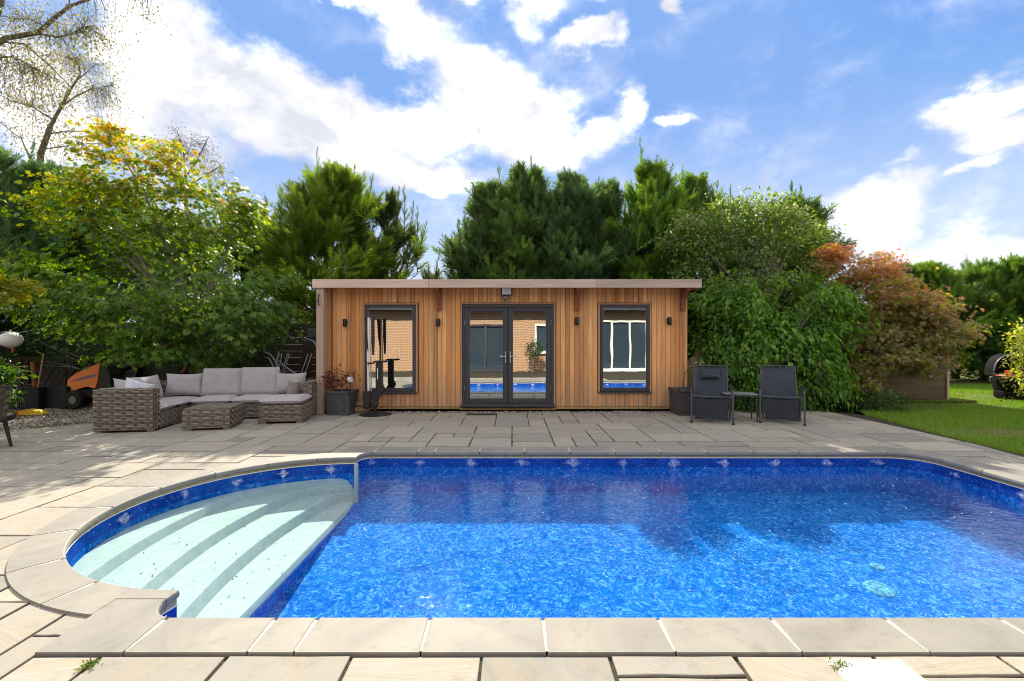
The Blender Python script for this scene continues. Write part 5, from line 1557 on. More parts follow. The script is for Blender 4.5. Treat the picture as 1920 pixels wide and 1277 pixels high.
def limbs(mb, p0, ends, r0, r1, g, sag=.0, seg=6, n=6):
    for e in ends:
        p0_ = np.array(p0, float); e = np.array(e, float); mid = (p0_ + e) / 2 + g.normal(0, .06, 3) * np.linalg.norm(e - p0_) + np.array((0, 0, .10 * np.linalg.norm(e - p0_) + sag))
        ts = np.linspace(0, 1, n)
        path = [(1 - t) ** 2 * p0_ + 2 * t * (1 - t) * mid + t * t * e for t in ts]
        mb.tube([tuple(p) for p in path], list(np.linspace(r0, r1, n)), seg)

def conifer(label, x, y, H, Rr, n, seed, col, shape=.7, base=.10, leaders=7, spread=.5, group='conifers behind the garden', trunk_top=.9, lean=(0, 0), size=.50, name='conifer', up=.32):
    g = np.random.default_rng(seed)
    t = thing(name, label, 'tree', (x, y, 0), 0, group)
    tm = MB(); tp = [(lean[0] * s, lean[1] * s, H * trunk_top * s) for s in np.linspace(0, 1, 7)]
    tm.tube([(p[0] + g.normal(0, .02), p[1] + g.normal(0, .02), p[2]) for p in tp], list(np.linspace(.05 + H * .022, .02, 7)), 9)
    nb = max(36, n // 64)
    hb = H * (base + (1 - base) * g.random(nb) ** .85)
    rel = hb / H
    az_ = g.uniform(0, 2 * np.pi, nb)
    env = Rr * np.clip(1 - rel ** (2.2 / shape * .9), .02, 1) ** .75 * (0.78 + .22 * np.minimum(1, (rel - base) / .12 + .2))
    L = env * g.uniform(.50, 1.22, nb) + .12
    elv = R(8) + R(52) * rel ** 1.5 + g.normal(0, .12, nb)
    dirs = np.column_stack([np.cos(az_) * np.cos(elv), np.sin(az_) * np.cos(elv), np.sin(elv)])
    org = np.column_stack([lean[0] * rel, lean[1] * rel, hb - L * np.sin(elv) * .55])
    for k in np.argsort(-L)[:46]:
        e = org[k] + dirs[k] * L[k] * .85
        tm.tube([tuple(org[k]), tuple((org[k] + e) / 2 + np.array((0, 0, -.03))), tuple(e)], [.028, .018, .006], 5)
    trunk = tm.build('trunk', 'bark_dark', t, smooth=True)
    per = max(1, n // nb)
    bi = np.repeat(np.arange(nb), per); K = len(bi)
    tt = g.uniform(.12, 1.0, K) ** .62
    side = nrm(np.cross(dirs, np.array((0, 0, 1.0))) + 1e-6)
    w = (g.normal(0, .16, K) * (1.15 - tt * .65))[:, None] * L[bi][:, None]
    pos = org[bi] + dirs[bi] * (L[bi] * tt)[:, None] + side[bi] * w * 1.0 + np.column_stack([g.normal(0, .05, (K, 2)), g.normal(0, .07, K) + .12 * L[bi] * tt ** 2])
    d = dirs[bi] * .9 + side[bi] * np.sign(w) * .55 * g.random((K, 1)) + g.normal(0, .32, (K, 3)) + np.array((0, 0, up)) * (.35 + tt[:, None] * .75)
    nn = np.array((0, 0, 1.0)) + g.normal(0, .55, (K, 3))
    sc = size * g.uniform(.6, 1.25, K) * (1.1 - .3 * tt)
    tone = g.normal(1, .20, nb)[bi] * g.uniform(.80, 1.2, K)
    young_lit = (np.clip((tt - .55) / .45, 0, 1) * g.random(K))[:, None]  # lighter new growth, widened to paint bright highlights on the plume tips
    warm = g.random(nb)[bi][:, None]
    c = np.array(col) * (1 - .5 * young_lit) + np.array((.24, .33, .06)) * young_lit * .5
    c = c * (1 - .35 * warm) + np.array((.075, .095, .022)) * .35 * warm
    c = np.clip(c * tone[:, None], .006, .4)
    # a narrow gap between two crowns lets a streak of sun down to the paving
    wx, wy, wz = pos[:, 0] + x, pos[:, 1] + y, pos[:, 2]
    keep = ~((np.abs(wx - 3.14 + .176 * (wy - 13.2)) < .26) & (np.abs(wz - 5.06 - .83 * (wy - 13.2)) < .75))
    pos, d, nn, sc, c = pos[keep], d[keep], nn[keep], sc[keep], c[keep]
    # leader shoots that stand out of the top
    lp, ld, ls, lc = [], [], [], []
    spread = max(spread, .8)
    lm = MB()
    for k in range(leaders):
        a = g.uniform(0, 6.28); r = Rr * spread * g.random() ** .5
        hr = (1 - .42 * (r / Rr) ** 1.5) * g.uniform(.93, 1.03)
        z0 = H * hr * .86; z1 = H * hr + g.uniform(.2, 1.05)
        bx, by = lean[0] + r * math.cos(a), lean[1] + r * math.sin(a)
        tilt = np.array((g.normal(0, .10) + .16 * math.cos(a) * r / Rr, g.normal(0, .10), 1.0))
        lm.tube([(bx, by, z0), tuple(np.array((bx, by, z0)) + tilt * (z1 - z0) * .6), tuple(np.array((bx, by, z0)) + tilt * (z1 - z0))], [.016, .009, .003], 4)
        m = 22
        for q in range(m):
            f = (q + g.random()) / m
            p = np.array((bx, by, z0)) + tilt * (z1 - z0) * f
            aa = g.uniform(0, 6.28)
            lp.append(p); ld.append((math.cos(aa) * (1 - f * .6), math.sin(aa) * (1 - f * .6), .75 + f)); ls.append(size * (1.0 - .62 * f) * g.uniform(.8, 1.2)); lc.append(np.array(col) * g.uniform(.8, 1.3) * (1 - .3 * f) + np.array((.05, .07, .012)) * .5)
    if leaders:
        lm.build('leader_shoots', 'bark_dark', t, kind='stuff')
        pos = np.concatenate([pos, lp]); d = np.concatenate([d, ld]); sc = np.concatenate([sc, ls]); c = np.concatenate([c, np.clip(lc, .006, .4)])
        nn = np.concatenate([nn, g.normal(size=(len(lp), 3))])
    V, F = scatter(SPR_V, SPR_F, pos, frames(d, nn), sc)
    mesh_from('crown', V, F, 'needle', t, tint=np.repeat(c, len(SPR_V), 0), tag_kind='stuff')
    return t

def leafy(name, label, cat, base, ells, clumps, per, crad, flat, size, tmpl, tintf, seed, droop=.3, upn=.8, fork=None, trunk_r=.09, group=None, bark='bark_grey', shell=.55, limb_n=26, out=.7, extra_limbs=(), stems=1):
    """broad-leaved plant: leaf clumps spread through ellipsoids (centre, radii, weight), limbs reach into them"""
    g = np.random.default_rng(seed)
    base = np.array(base, float)
    t = thing(name, label, cat, tuple(base), 0, group)
    wts = np.array([e[2] for e in ells], float); wts /= wts.sum()
    ei = g.choice(len(ells), clumps, p=wts)
    C = np.array([e[0] for e in ells])[ei] - base; RR = np.array([e[1] for e in ells])[ei]
    u = nrm(g.normal(size=(clumps, 3))); rad = (shell + (1 - shell) * g.random(clumps) ** .6)[:, None]
    cc = C + u * RR * rad
    cc[:, 2] = np.maximum(cc[:, 2], .10)
    f0 = np.array(fork if fork is not None else C.mean(0) * np.array((.3, .3, .45)))
    tm = MB()
    for s in range(stems):
        o_ = np.array((g.normal(0, .12), g.normal(0, .12), 0)) * (stems > 1)
        tm.tube([tuple(o_), tuple(o_ * .8 + f0 * .5 + g.normal(0, .03, 3)), tuple(f0 + o_ * .5)], [trunk_r, trunk_r * .8, trunk_r * .62], 9)
    idx = g.choice(clumps, min(limb_n, clumps), replace=False)
    limbs(tm, f0, cc[idx], trunk_r * .34, trunk_r * .07, g)
    for p, r in extra_limbs: tm.tube([tuple(np.array(q) - base) for q in p], list(np.linspace(r, r * .35, len(p))), 7)
    tm.build('trunk' if trunk_r > .03 else 'stems', bark, t, smooth=True)
    ci = np.repeat(np.arange(clumps), per); K = len(ci)
    cr = crad * g.uniform(.65, 1.35, clumps)[ci][:, None]
    off = g.normal(size=(K, 3)) * .5
    pos = cc[ci] + off * cr * np.array((1, 1, flat))
    pos[:, 2] -= .35 * flat * (off[:, 0] ** 2 + off[:, 1] ** 2) * cr[:, 0] * droop
    pos[:, 2] = np.maximum(pos[:, 2], .03)
    ctr = C.mean(0)
    outw = nrm(nrm(pos - ctr) * .6 + nrm(off) * .4)
    d = outw * out + g.normal(0, .45, (K, 3)) + np.array((0, 0, -droop))
    nn = np.array((0, 0, 1.0)) * upn + outw * .55 + g.normal(0, .42, (K, 3))
    sc = size * g.uniform(.45, 1.35, K) * g.uniform(.8, 1.15, clumps)[ci]
    tone = g.normal(1, .18, clumps)[ci] * g.uniform(.75, 1.25, K)
    col = tintf(pos + base, g, ci) * tone[:, None]
    TV, TF = tmpl
    V, F = scatter(TV, TF, pos, frames(d, nn), sc)
    mesh_from('crown' if trunk_r > .03 else 'leaves', V, F, 'leaf', t, tint=np.repeat(np.clip(col, .004, .7), len(TV), 0), tag_kind='stuff')
    return t
def E(px, py, rx, ry, Y, depth, w=1.0):
    return (at(px, py, Y), np.array((rx / FOC * Y, depth, ry / FOC * Y)), w)
def pick(g, cols, K, p=None):
    return np.array(cols)[g.choice(len(cols), K, p=p)]
OV, MP, MP5, DI = (OVATE_V, OVATE_F), (MAPLE_V, MAPLE_F), (MAPLE5_V, MAPLE5_F), (DIA_V, DIA_F)

# conifer screen: position from photograph column, tip row, distance
G1, G2, G3 = (.090, .165, .052), (.105, .190, .042), (.074, .148, .066)
def con(label, px, py, Y, hw, n, seed, col=G1, **kw):
    hw *= 1.3; n = int(n * 1.05)
    kw['leaders'] = kw.get('leaders', 7) + 8
    if kw.get('shape', 1) > 1: kw['shape'] = .55
    p = at(px, py, Y)
    return conifer(label, p[0], p[1], p[2] - .55, hw / FOC * Y, n, seed, col, **kw)
con('feathery conifer with an upright leader, standing just left of the open sky gap', 566, 305, 14.2, 150, 7200, 1, (.12, .19, .03), shape=.95, base=.22, leaders=9, spread=.55, lean=(1.05, 0), up=.25, size=.52)
con('ragged dark conifer leaning out into the sky gap', 716, 350, 15.2, 70, 2200, 2, (.06, .09, .035), shape=.9, base=.15, leaders=6, up=.9, size=.45, lean=(.2, 0))
con('thin low conifer in the sky gap above the garden room roof', 808, 488, 16.2, 26, 260, 3, (.07, .09, .03), shape=.8, base=.1, leaders=3, up=.9)
con('first conifer right of the sky gap, with drooping dark tips', 918, 335, 13.5, 70, 4400, 4, (.07, .13, .05), shape=1.1, leaders=8, base=.08)
con('tall conifer second from the sky gap', 985, 305, 13.2, 78, 5200, 5, G1, shape=1.15, leaders=9, base=.08)
con('conifer third from the sky gap, over the double doors', 1068, 318, 13.1, 74, 5200, 6, G3, shape=1.2, leaders=9, base=.08)
con('dark conifer fourth from the sky gap', 1138, 335, 13.5, 70, 4600, 7, G3, shape=1.2, leaders=8, base=.08)
con('bright green conifer with the highest tips over the right window', 1218, 300, 13.0, 84, 6400, 8, (.11, .21, .035), shape=1.15, leaders=11, base=.08)
con('bright conifer beside it that spreads to the right', 1300, 322, 13.3, 70, 5200, 9, (.10, .19, .04), shape=1.1, leaders=9, base=.08, up=.7)
con('conifer behind the top of the leafy tree', 1385, 375, 13.6, 56, 4200, 10, (.08, .15, .04), shape=1.1, leaders=6)
con('dark drooping conifer at the right shoulder of the leafy tree', 1492, 362, 13.4, 74, 4600, 11, (.065, .12, .035), shape=1.2, leaders=5, base=.12, up=-.15)
for k, (px, py, Y, hw, nn_, cc_, lab) in enumerate((
    (-20, 262, 13.2, 120, 6800, G3, 'dark green conifer cut by the left edge'),
    (95, 300, 13.6, 95, 5600, (.065, .14, .06), 'dense dark conifer between the left edge and the yellow maple'),
    (215, 345, 14.8, 80, 3600, G3, 'conifer hidden behind the crown of the yellow maple'),
    (330, 395, 15.2, 76, 3200, G1, 'conifer behind the middle of the yellow maple'),
    (455, 372, 15.0, 80, 4400, (.10, .17, .035), 'conifer showing past the right side of the yellow maple'))):
    con(lab, px, py, Y, hw, nn_, 20 + k, cc_, shape=1.15, leaders=6, base=.06)
for k, (px, py, Y, hw, lab) in enumerate((
    (1690, 490, 17.0, 60, 'hedge conifer rising just behind the orange maple'),
    (1738, 487, 16.6, 56, 'hedge conifer above the shed roof'),
    (1790, 497, 17.2, 54, 'hedge conifer with a bent tip, third from the orange maple'),
    (1842, 486, 16.8, 56, 'hedge conifer behind the black tub'),
    (1898, 478, 16.6, 58, 'tallest hedge conifer by the right edge'),
    (1955, 480, 17.0, 60, 'hedge conifer cut by the right edge'))):
    con(lab, px, py, Y, hw, 3900, 40 + k, ((.085, .185, .04), (.10, .20, .036), G3)[k % 3], shape=1.35, leaders=6, base=.02, group='far hedge conifers on the right', up=.25)

# yellow and orange Japanese maple behind the sofa
def t_acer(P, g, ci):
    K = len(P); z = P[:, 2]
    f = np.clip((z - 3.5) / 3.1 + g.normal(0, .22, K), 0, 1)[:, None]
    lo = pick(g, [(.10, .20, .03), (.13, .24, .03), (.17, .25, .035), (.075, .17, .035), (.11, .22, .03)], K)
    mid = pick(g, [(.22, .30, .025), (.30, .33, .025), (.17, .26, .024), (.36, .30, .03)], K)
    hi = pick(g, [(.54, .44, .03), (.58, .36, .025), (.48, .22, .025), (.46, .44, .03), (.50, .46, .04)], K)
    a = np.clip(f * 2, 0, 1); b = np.clip(f * 2 - 1, 0, 1)
    return (lo * (1 - a) + mid * a) * (1 - b) + hi * b
AY = 9.9
acer_ells = [E(270, 330, 120, 62, AY, .8, 1.0), E(150, 385, 85, 55, AY, .8, .7), E(400, 395, 85, 62, AY, .8, .9), E(280, 440, 190, 60, AY, 1.1, 1.5), E(95, 500, 95, 45, AY - .6, .8, .6),
             E(150, 560, 130, 40, AY - .7, .9, .7), E(400, 540, 140, 60, AY - .3, 1.0, 1.2), E(470, 590, 72, 62, AY - .3, .8, .7), E(250, 600, 150, 50, AY - .2, 1.0, .9), E(340, 655, 150, 30, AY, .8, .5), E(205, 250, 26, 14, AY, .3, .05)]
ab = at(395, 0, 10.2); ab[2] = 0
leafy('japanese_maple', 'large spreading maple with yellow and orange upper leaves behind the sofa', 'tree', ab, acer_ells, 330, 46, .40, .40, .108, MP, t_acer, 60, droop=.55, upn=.9, fork=(-.3, -.05, 1.5), trunk_r=.10, bark='bark_grey', limb_n=44, shell=.35)
# second, greener maple low at the left
def t_green(P, g, ci):
    return pick(g, [(.045, .095, .018), (.06, .12, .02), (.035, .075, .02), (.09, .13, .03)], len(P))
b0 = at(150, 0, 10.6); b0[2] = 0
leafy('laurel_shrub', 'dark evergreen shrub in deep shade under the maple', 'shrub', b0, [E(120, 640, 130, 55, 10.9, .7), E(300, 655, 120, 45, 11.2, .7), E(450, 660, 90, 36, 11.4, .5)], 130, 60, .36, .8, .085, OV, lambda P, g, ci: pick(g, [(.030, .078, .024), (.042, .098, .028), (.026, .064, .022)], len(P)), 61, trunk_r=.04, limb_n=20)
# yellow-leaved branch hanging in at the left edge
def t_yel(P, g, ci): return pick(g, [(.38, .34, .02), (.30, .32, .02), (.24, .30, .025)], len(P))
b0 = at(-130, 0, 7.5); b0[2] = 0
leafy('maple_sapling', 'bright yellow maple leaves reaching in at the left edge', 'tree', b0, [E(5, 545, 26, 22, 7.5, .3), E(-60, 540, 60, 60, 7.5, .5, 2)], 22, 26, .22, .5, .13, MP, t_yel, 62, fork=(.1, 0, 1.5), trunk_r=.035, limb_n=14)
b0 = at(-10, 0, 8.7); b0[2] = 0
leafy('broadleaf_bush', 'leafy green bush at the left edge beside the tub chair', 'bush', b0, [E(-25, 715, 34, 44, 8.7, .35), E(-5, 748, 24, 12, 8.4, .2, .5)], 34, 46, .22, .7, .13, OV, lambda P, g, ci: pick(g, [(.06, .14, .02), (.09, .18, .03), (.05, .11, .02)], len(P)), 63, trunk_r=.025, limb_n=16)
b0 = at(400, 0, 9.9); b0[2] = 0
leafy('lime_shrub', 'small lime green shrub showing above the first tall back cushion', 'shrub', b0, [E(400, 690, 24, 14, 9.9, .25), E(400, 740, 24, 34, 9.9, .2, .5)], 16, 40, .16, .7, .06, OV, lambda P, g, ci: pick(g, [(.22, .32, .02), (.16, .28, .02)], len(P)), 64, trunk_r=.015, limb_n=8)
# leafy tree right of the garden room: pale upper crown, dark glossy lower leaves
def t_leafy_hi(P, g, ci): return pick(g, [(.14, .24, .04), (.22, .29, .06), (.10, .18, .032), (.32, .35, .18), (.10, .15, .045), (.09, .17, .03)], len(P))
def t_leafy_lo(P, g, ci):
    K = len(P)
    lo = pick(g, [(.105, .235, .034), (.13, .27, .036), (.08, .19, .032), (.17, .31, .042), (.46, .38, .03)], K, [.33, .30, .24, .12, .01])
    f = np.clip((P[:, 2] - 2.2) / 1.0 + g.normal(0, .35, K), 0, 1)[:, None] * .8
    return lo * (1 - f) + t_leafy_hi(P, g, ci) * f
b0 = at(1420, 0, 11.4); b0[2] = 0
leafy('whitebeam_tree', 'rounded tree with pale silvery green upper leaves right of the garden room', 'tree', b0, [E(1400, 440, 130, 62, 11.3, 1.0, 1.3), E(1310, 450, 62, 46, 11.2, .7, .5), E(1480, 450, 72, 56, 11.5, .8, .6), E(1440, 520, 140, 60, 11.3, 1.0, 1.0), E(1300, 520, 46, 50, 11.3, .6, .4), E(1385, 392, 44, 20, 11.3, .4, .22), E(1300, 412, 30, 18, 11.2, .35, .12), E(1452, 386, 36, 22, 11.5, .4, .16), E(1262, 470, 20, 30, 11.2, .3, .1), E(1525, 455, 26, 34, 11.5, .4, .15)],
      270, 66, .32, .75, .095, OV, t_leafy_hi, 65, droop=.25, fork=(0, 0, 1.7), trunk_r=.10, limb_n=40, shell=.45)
b0 = at(1455, 0, 10.2); b0[2] = 0
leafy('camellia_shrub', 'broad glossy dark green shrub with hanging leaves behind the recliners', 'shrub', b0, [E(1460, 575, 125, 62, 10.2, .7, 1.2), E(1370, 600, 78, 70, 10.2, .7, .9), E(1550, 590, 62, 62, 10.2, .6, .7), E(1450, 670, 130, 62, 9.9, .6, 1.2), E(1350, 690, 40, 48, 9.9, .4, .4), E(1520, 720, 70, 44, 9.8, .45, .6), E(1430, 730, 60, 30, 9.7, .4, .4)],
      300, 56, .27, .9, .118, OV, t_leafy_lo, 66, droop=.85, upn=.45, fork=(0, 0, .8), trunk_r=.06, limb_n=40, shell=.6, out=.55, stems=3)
# orange and pink maple over the shed
def t_orange(P, g, ci):
    K = len(P); z = P[:, 2]
    f = np.clip((z - 2.0) / 1.5 + g.normal(0, .3, K), 0, 1)[:, None]
    lo = pick(g, [(.19, .24, .04), (.26, .25, .04), (.30, .20, .11), (.15, .21, .04), (.36, .24, .16)], K)
    hi = pick(g, [(.62, .21, .11), (.60, .32, .08), (.56, .20, .17), (.52, .40, .07), (.50, .25, .20), (.36, .34, .06)], K)
    return lo * (1 - f) + hi * f
b0 = at(1640, 0, 10.35); b0[2] = 0
leafy('orange_maple', 'maple turning orange and pink in front of the shed', 'tree', b0, [E(1620, 500, 72, 32, 10.6, .6, .7), E(1640, 552, 90, 42, 10.4, .7, 1.0), E(1715, 580, 62, 30, 10.3, .5, .7), E(1752, 625, 52, 30, 10.2, .45, .5), E(1700, 655, 80, 46, 10.1, .55, 1.0), E(1620, 640, 50, 70, 10.3, .5, .9), E(1612, 710, 34, 40, 10.2, .4, .5), E(1800, 628, 16, 10, 10.2, .15, .06), E(1570, 475, 24, 18, 10.7, .3, .15)],
      310, 78, .30, .38, .085, MP5, t_orange, 67, droop=.7, upn=.9, fork=(.05, 0, .9), trunk_r=.06, limb_n=46, shell=.4, stems=2)
b0 = (.95, -1.75, 0)
leafy('potted_bush', 'round green bush by the house wall, seen only in the door glass', 'bush', b0, [(np.array((.95, -1.75, 1.0)), np.array((.3, .25, .3)), 1)], 26, 40, .16, .9, .08, OV, t_green, 77, trunk_r=.02, limb_n=10)
# yellow-green bush at the right edge
b0 = at(1925, 0, 9.4); b0[2] = 0
leafy('golden_bush', 'yellow-green bush cut by the right edge beside the black tub', 'bush', b0, [E(1938, 690, 30, 62, 9.4, .4), E(1922, 640, 16, 26, 9.4, .25, .3), E(1962, 670, 36, 70, 9.5, .4, .8)], 70, 46, .20, 1.1, .07, OV, lambda P, g, ci: pick(g, [(.30, .33, .05), (.24, .30, .04), (.18, .25, .04), (.40, .40, .12)], len(P)), 68, trunk_r=.028, limb_n=24, bark='bark_dark')
# low growth along the paving edge
for k, (px, py, rx, ry, Y, lab, cols) in enumerate((
    (1655, 752, 46, 18, 9.7, 'low leafy undergrowth at the corner of the lawn and paving', [(.05, .11, .02), (.08, .14, .03)]),
    (1598, 750, 36, 20, 9.9, 'dark low undergrowth beneath the camellia shrub', [(.03, .07, .02), (.06, .08, .03)]),
    (1402, 757, 26, 11, 9.6, 'small pale green plant seen under the glass side table', [(.10, .18, .05), (.07, .14, .03)]))):
    b0 = at(px, 0, Y); b0[2] = 0
    leafy('undergrowth_plant', lab, 'plant', b0, [E(px, py, rx, ry, Y, .35)], 34, 38, .17, .7, .065, OV, lambda P, g, ci, cols=cols: pick(g, cols, len(P)), 70 + k, trunk_r=.012, limb_n=12, stems=3)
# red maple in the left planter, bare twig in the right one
leafy('red_maple_shrub', 'small dark red maple growing in the left grey planter', 'shrub', (-3.285, 9.10, .40), [(np.array((-3.27, 9.06, .72)), np.array((.26, .16, .16)), 1), (np.array((-3.50, 9.0, .66)), np.array((.10, .1, .14)), .4)], 26, 13, .12, .5, .055, MP5, lambda P, g, ci: pick(g, [(.085, .022, .022), (.12, .035, .028), (.06, .02, .02)], len(P)), 75, trunk_r=.012, limb_n=20, bark='bark_dark', fork=(0, 0, .12), stems=2)
g = np.random.default_rng(9)
t = thing('bare_twig', 'bare curling twig with pale seed heads in the right grey planter', 'plant', (3.37, 9.10, .44))
m = MB(); path = [(-.05, 0, 0), (-.05, 0, .18), (-.02, -.01, .32), (.03, 0, .42), (.14, -.02, .50), (.26, 0, .54), (.34, 0, .52)]
m.tube(path, [.008, .008, .007, .006, .005, .004, .003], 6); m.tube([(-.02, -.01, .32), (-.05, 0, .48), (-.06, .01, .62)], [.005, .004, .002], 5)
m.build('stem', 'bark_dark', t, smooth=True)
K = 46; pos = np.array([np.array(path[i]) * (1 - f) + np.array(path[i + 1]) * f for i, f in zip(g.integers(0, 6, K), g.random(K))]) + g.normal(0, .02, (K, 3))
V, F = scatter(DIA_V, DIA_F, pos, frames(g.normal(size=(K, 3)), g.normal(size=(K, 3))), np.full(K, .035))
mesh_from('seed_heads', V, F, 'leaf', t, tint=np.repeat(pick(g, [(.45, .40, .28), (.18, .12, .07), (.5, .48, .4)], K), 4, 0), tag_kind='stuff')

# birches: hanging sparse foliage
def birch(label, base, trunk, limbs_, region, n, seed, leafc):
    g = np.random.default_rng(seed)
    t = thing('birch_tree', label, 'tree', tuple(base), 0, 'thin-leaved birches at the left')
    base = np.array(base); tm = MB()
    for P, r0, r1 in [(trunk[0], trunk[1], trunk[2])] + limbs_:
        tm.tube([tuple(np.array(p) - base) for p in P], list(np.linspace(r0, r1, len(P))), 7)
    tips = []
    skel = []
    for P, r0, r1 in limbs_:
        P = np.array(P)
        for i in range(len(P) - 1):
            for f in np.linspace(0, 1, 6): skel.append(P[i] * (1 - f) + P[i + 1] * f)
    skel = np.array(skel)
    pos, dd = [], []
    nt_ = n // 13
    rw = np.array([e[1].prod() ** .75 for e in region]); rw /= rw.sum()
    for k in range(nt_):
        e = region[g.choice(len(region), p=rw)]
        q = e[0] + nrm(g.normal(size=3)) * e[1] * g.random() ** .4
        s = skel[np.argmin(((skel - q) ** 2).sum(1) + g.random(len(skel)) * .5)]
        v = q - s; L = np.linalg.norm(v)
        if L > 4: continue
        m1 = s + v * .5 + np.array((0, 0, .12 * L)); end = q + np.array((g.normal(0, .1), 0, -.25 - .3 * g.random()))
        ts = np.linspace(0, 1, 6)
        pts = [(1 - u) ** 3 * s + 3 * u * (1 - u) ** 2 * m1 + 3 * u * u * (1 - u) * q + u ** 3 * end for u in ts]
        tm.tube([tuple(p - base) for p in pts], list(np.linspace(.007, .002, 6)), 3, cap=False)
        for u in g.uniform(.2, 1, 13):
            p = (1 - u) ** 3 * s + 3 * u * (1 - u) ** 2 * m1 + 3 * u * u * (1 - u) * q + u ** 3 * end
            pos.append(p - base + g.normal(0, .2, 3)); dd.append(g.normal(size=3) * .6 + np.array((0, 0, -.8)))
    tm.build('trunk', 'bark_birch', t, smooth=True)
    K = len(pos); pos = np.array(pos); dd = np.array(dd)
    V, F = scatter(DIA_V, DIA_F, pos, frames(dd, g.normal(size=(K, 3))), .058 * g.uniform(.6, 1.3, K))
    mesh_from('crown', V, F, 'leaf', t, tint=np.repeat(pick(g, leafc, K) * g.uniform(.7, 1.3, (K, 1)), 4, 0), tag_kind='stuff')
BC = [(.15, .17, .06), (.20, .20, .06), (.12, .14, .06), (.30, .26, .05)]
Y1 = 12.6
b0 = at(-90, 0, Y1); b0[2] = 0
A = lambda px, py, Y: at(px, py, Y)
birch('birch with thick bare limbs coming in at the top left corner', b0, ([b0, A(-70, 400, Y1), A(-40, 150, Y1), A(-10, 30, Y1), A(20, -60, Y1)], .16, .08),
      [([A(-40, 110, Y1), A(10, 72, Y1), A(70, 62, Y1), A(100, 36, Y1), A(130, 12, Y1), A(185, -8, Y1)], .075, .03), ([A(66, 62, Y1), A(110, 70, Y1), A(140, 62, Y1), A(155, 52, Y1)], .03, .012), ([A(-30, 76, Y1), A(45, 82, Y1), A(90, 120, Y1), A(130, 160, Y1)], .028, .01),
       ([A(-30, 110, Y1), A(25, 106, Y1), A(60, 125, Y1), A(110, 150, Y1)], .03, .01), ([A(80, 48, Y1), A(55, 36, Y1), A(20, 34, Y1)], .018, .008), ([A(0, 10, Y1), A(10, -10, Y1), A(60, -40, Y1)], .05, .02), ([A(130, 12, Y1), A(130, -20, Y1)], .02, .01), ([A(185, -8, Y1), A(240, -14, Y1), A(285, 0, Y1)], .022, .006)],
      [E(60, 60, 100, 60, Y1, .8), E(170, 45, 50, 45, Y1, .6), E(40, 150, 80, 60, Y1, .8), E(195, 70, 22, 22, Y1, .3), E(265, 14, 26, 20, Y1, .3)], 5200, 81, BC)
Y2 = 15.5
b0 = at(60, 0, Y2); b0[2] = 0
birch('slimmer birch with a leaning stem above the dark conifers at the left', b0, ([b0, A(65, 450, Y2), A(76, 290, Y2), A(95, 235, Y2)], .13, .07),
      [([A(76, 290, Y2), A(95, 235, Y2), A(112, 205, Y2), A(130, 172, Y2), A(150, 140, Y2), A(148, 110, Y2)], .07, .015), ([A(115, 200, Y2), A(140, 182, Y2), A(172, 166, Y2), A(210, 160, Y2)], .03, .008), ([A(90, 252, Y2), A(120, 246, Y2), A(180, 248, Y2)], .022, .007), ([A(100, 225, Y2), A(60, 200, Y2), A(20, 190, Y2)], .028, .008), ([A(140, 155, Y2), A(180, 120, Y2)], .02, .006), ([A(70, 330, Y2), A(40, 260, Y2), A(0, 230, Y2)], .03, .008), ([A(80, 280, Y2), A(150, 270, Y2), A(230, 268, Y2)], .02, .006)],
      [E(170, 150, 66, 56, Y2, .9), E(195, 200, 36, 50, Y2, .7), E(60, 200, 80, 50, Y2, 1.0), E(120, 265, 120, 40, Y2, .9), E(110, 110, 60, 36, Y2, .8)], 6200, 82, BC)
Y3 = 18.0
b0 = at(350, 0, Y3); b0[2] = 0
birch('far thin birch top showing behind the yellow maple', b0, ([b0, A(350, 420, Y3), A(348, 330, Y3)], .12, .05),
      [([A(348, 340, Y3), A(345, 290, Y3), A(332, 245, Y3)], .04, .008), ([A(350, 330, Y3), A(380, 280, Y3), A(392, 255, Y3)], .03, .008), ([A(350, 350, Y3), A(400, 320, Y3), A(420, 305, Y3)], .03, .008), ([A(348, 340, Y3), A(300, 290, Y3), A(275, 270, Y3)], .03, .008)],
      [E(380, 285, 36, 36, Y3, .8), E(300, 280, 46, 30, Y3, .8), E(410, 330, 22, 28, Y3, .6), E(340, 270, 40, 30, Y3, .8)], 2000, 83, [(.10, .09, .06), (.13, .11, .06)])

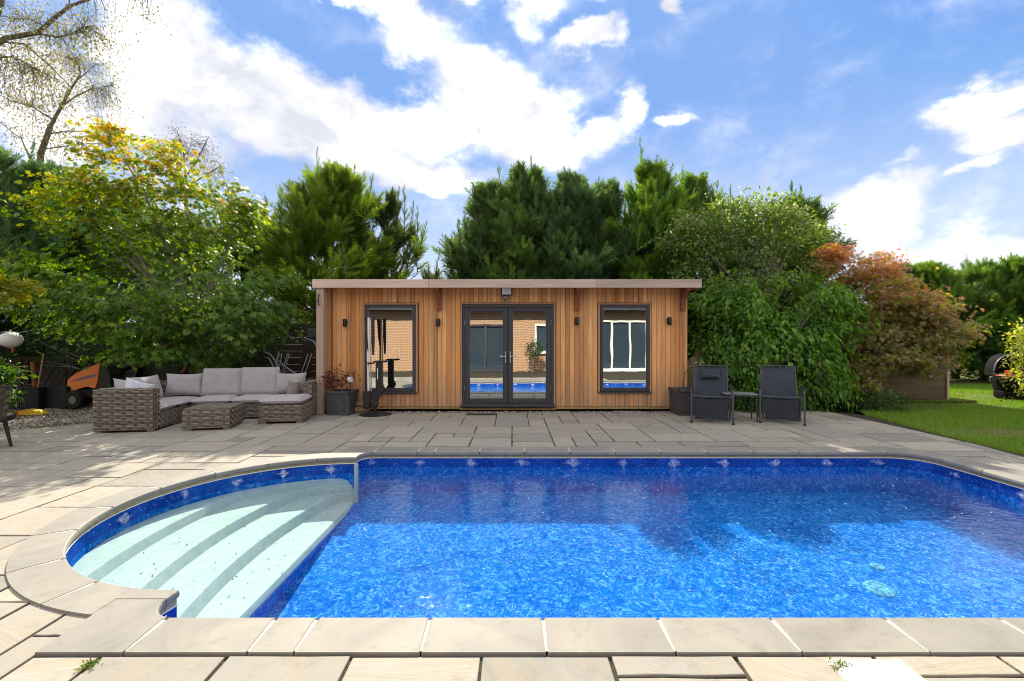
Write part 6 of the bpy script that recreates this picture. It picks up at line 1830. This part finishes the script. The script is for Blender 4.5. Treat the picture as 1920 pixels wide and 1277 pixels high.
# ------------------------------------------------------------------ lawn grass
def grass(name, poly, n, hgt, seed, cols, noisef=None, zb=-.02):
    g = np.random.default_rng(seed)
    P = np.array(poly); lo, hi = P.min(0), P.max(0)
    xy = g.uniform(lo, hi, (n * 2, 2)); xy = xy[inpoly(poly, xy[:, 0], xy[:, 1])][:n]
    if noisef is not None: xy = xy[g.random(len(xy)) < noisef(xy)]
    K = len(xy)
    pos = np.column_stack([xy, np.full(K, zb)])
    TV = np.array([(-.5, 0, 0), (.5, 0, 0), (.12, .6, .0), (-.05, 1.0, .0)]) * np.array((.11, 1, 1)); TF = np.array([(0, 1, 2), (0, 2, 3)])
    d = np.column_stack([g.normal(0, .35, (K, 2)), np.ones(K)]); nn = np.column_stack([g.normal(size=(K, 2)), np.zeros(K)])
    V, F = scatter(TV, TF, pos, frames(d, nn), hgt * g.uniform(.5, 1.4, K))
    c = pick(g, cols, K) * g.uniform(.75, 1.25, (K, 1))
    return mesh_from(name, V, F, 'blade', tint=np.repeat(c, 4, 0), tag_kind='stuff')
from mathutils import noise as mnz
def bare(xy): return np.array([1.0 if mnz.noise((x * .7, y * .9, 3.3)) > -.12 else .22 for x, y in xy])
GC = [(.17, .34, .02), (.13, .29, .018), (.22, .37, .03), (.11, .23, .018), (.26, .29, .06)]
grass('grass', [(6.40, 5.2), (9.5, 5.2), (13.5, 11.0), (16.5, 15.0), (9.5, 15), (8.0, 10.8), (7.0, 9.4), (6.80, 8.9), (6.50, 7.24)], 130000, .055, 5, GC, bare)
grass('grass', [(6.34, 4.8), (6.48, 4.8), (6.62, 7.2), (6.95, 9.0), (6.78, 9.0), (6.47, 7.24)], 5000, .06, 6, GC + [(.22, .18, .08)])
grass('edge_weeds', [(-10.2, 5.55), (-7.95, 7.30), (-7.28, 8.1), (-7.35, 8.35), (-8.1, 7.75), (-10.4, 6.0)], 5200, .06, 7, [(.08, .12, .02), (.13, .16, .03), (.06, .09, .02), (.12, .10, .04)], lambda xy: np.array([1.0 if mnz.noise((x * 1.8, y * 1.8, 1)) > -.05 else .12 for x, y in xy]))
for (px, py, n_, lab) in ((167, 1248, 110, 'small green weed growing in a paving joint near the left corner'), (1572, 1249, 90, 'tuft of grass growing beside the white access cover')):
    dyy = py - 638.5
    x, y = (px - 960) / dyy * EYE, FOC * EYE / dyy
    t = thing('weed_tuft', lab, 'weed', (x, y, 0))
    g = np.random.default_rng(n_)
    K = n_; pos = np.column_stack([g.normal(0, .016, (K, 2)), np.zeros(K)])
    d = np.column_stack([g.normal(0, 1.0, (K, 2)), np.full(K, .6)])
    V, F = scatter(DIA_V * np.array((.35, 1, 1)), DIA_F, pos, frames(d, np.column_stack([g.normal(0, .5, (K, 2)), np.ones(K)])), .026 * g.uniform(.5, 1.2, K))
    mesh_from('leaves', V, F, 'blade', t, tint=np.repeat(pick(g, [(.10, .17, .02), (.16, .22, .03)], K), 4, 0), tag_kind='stuff')
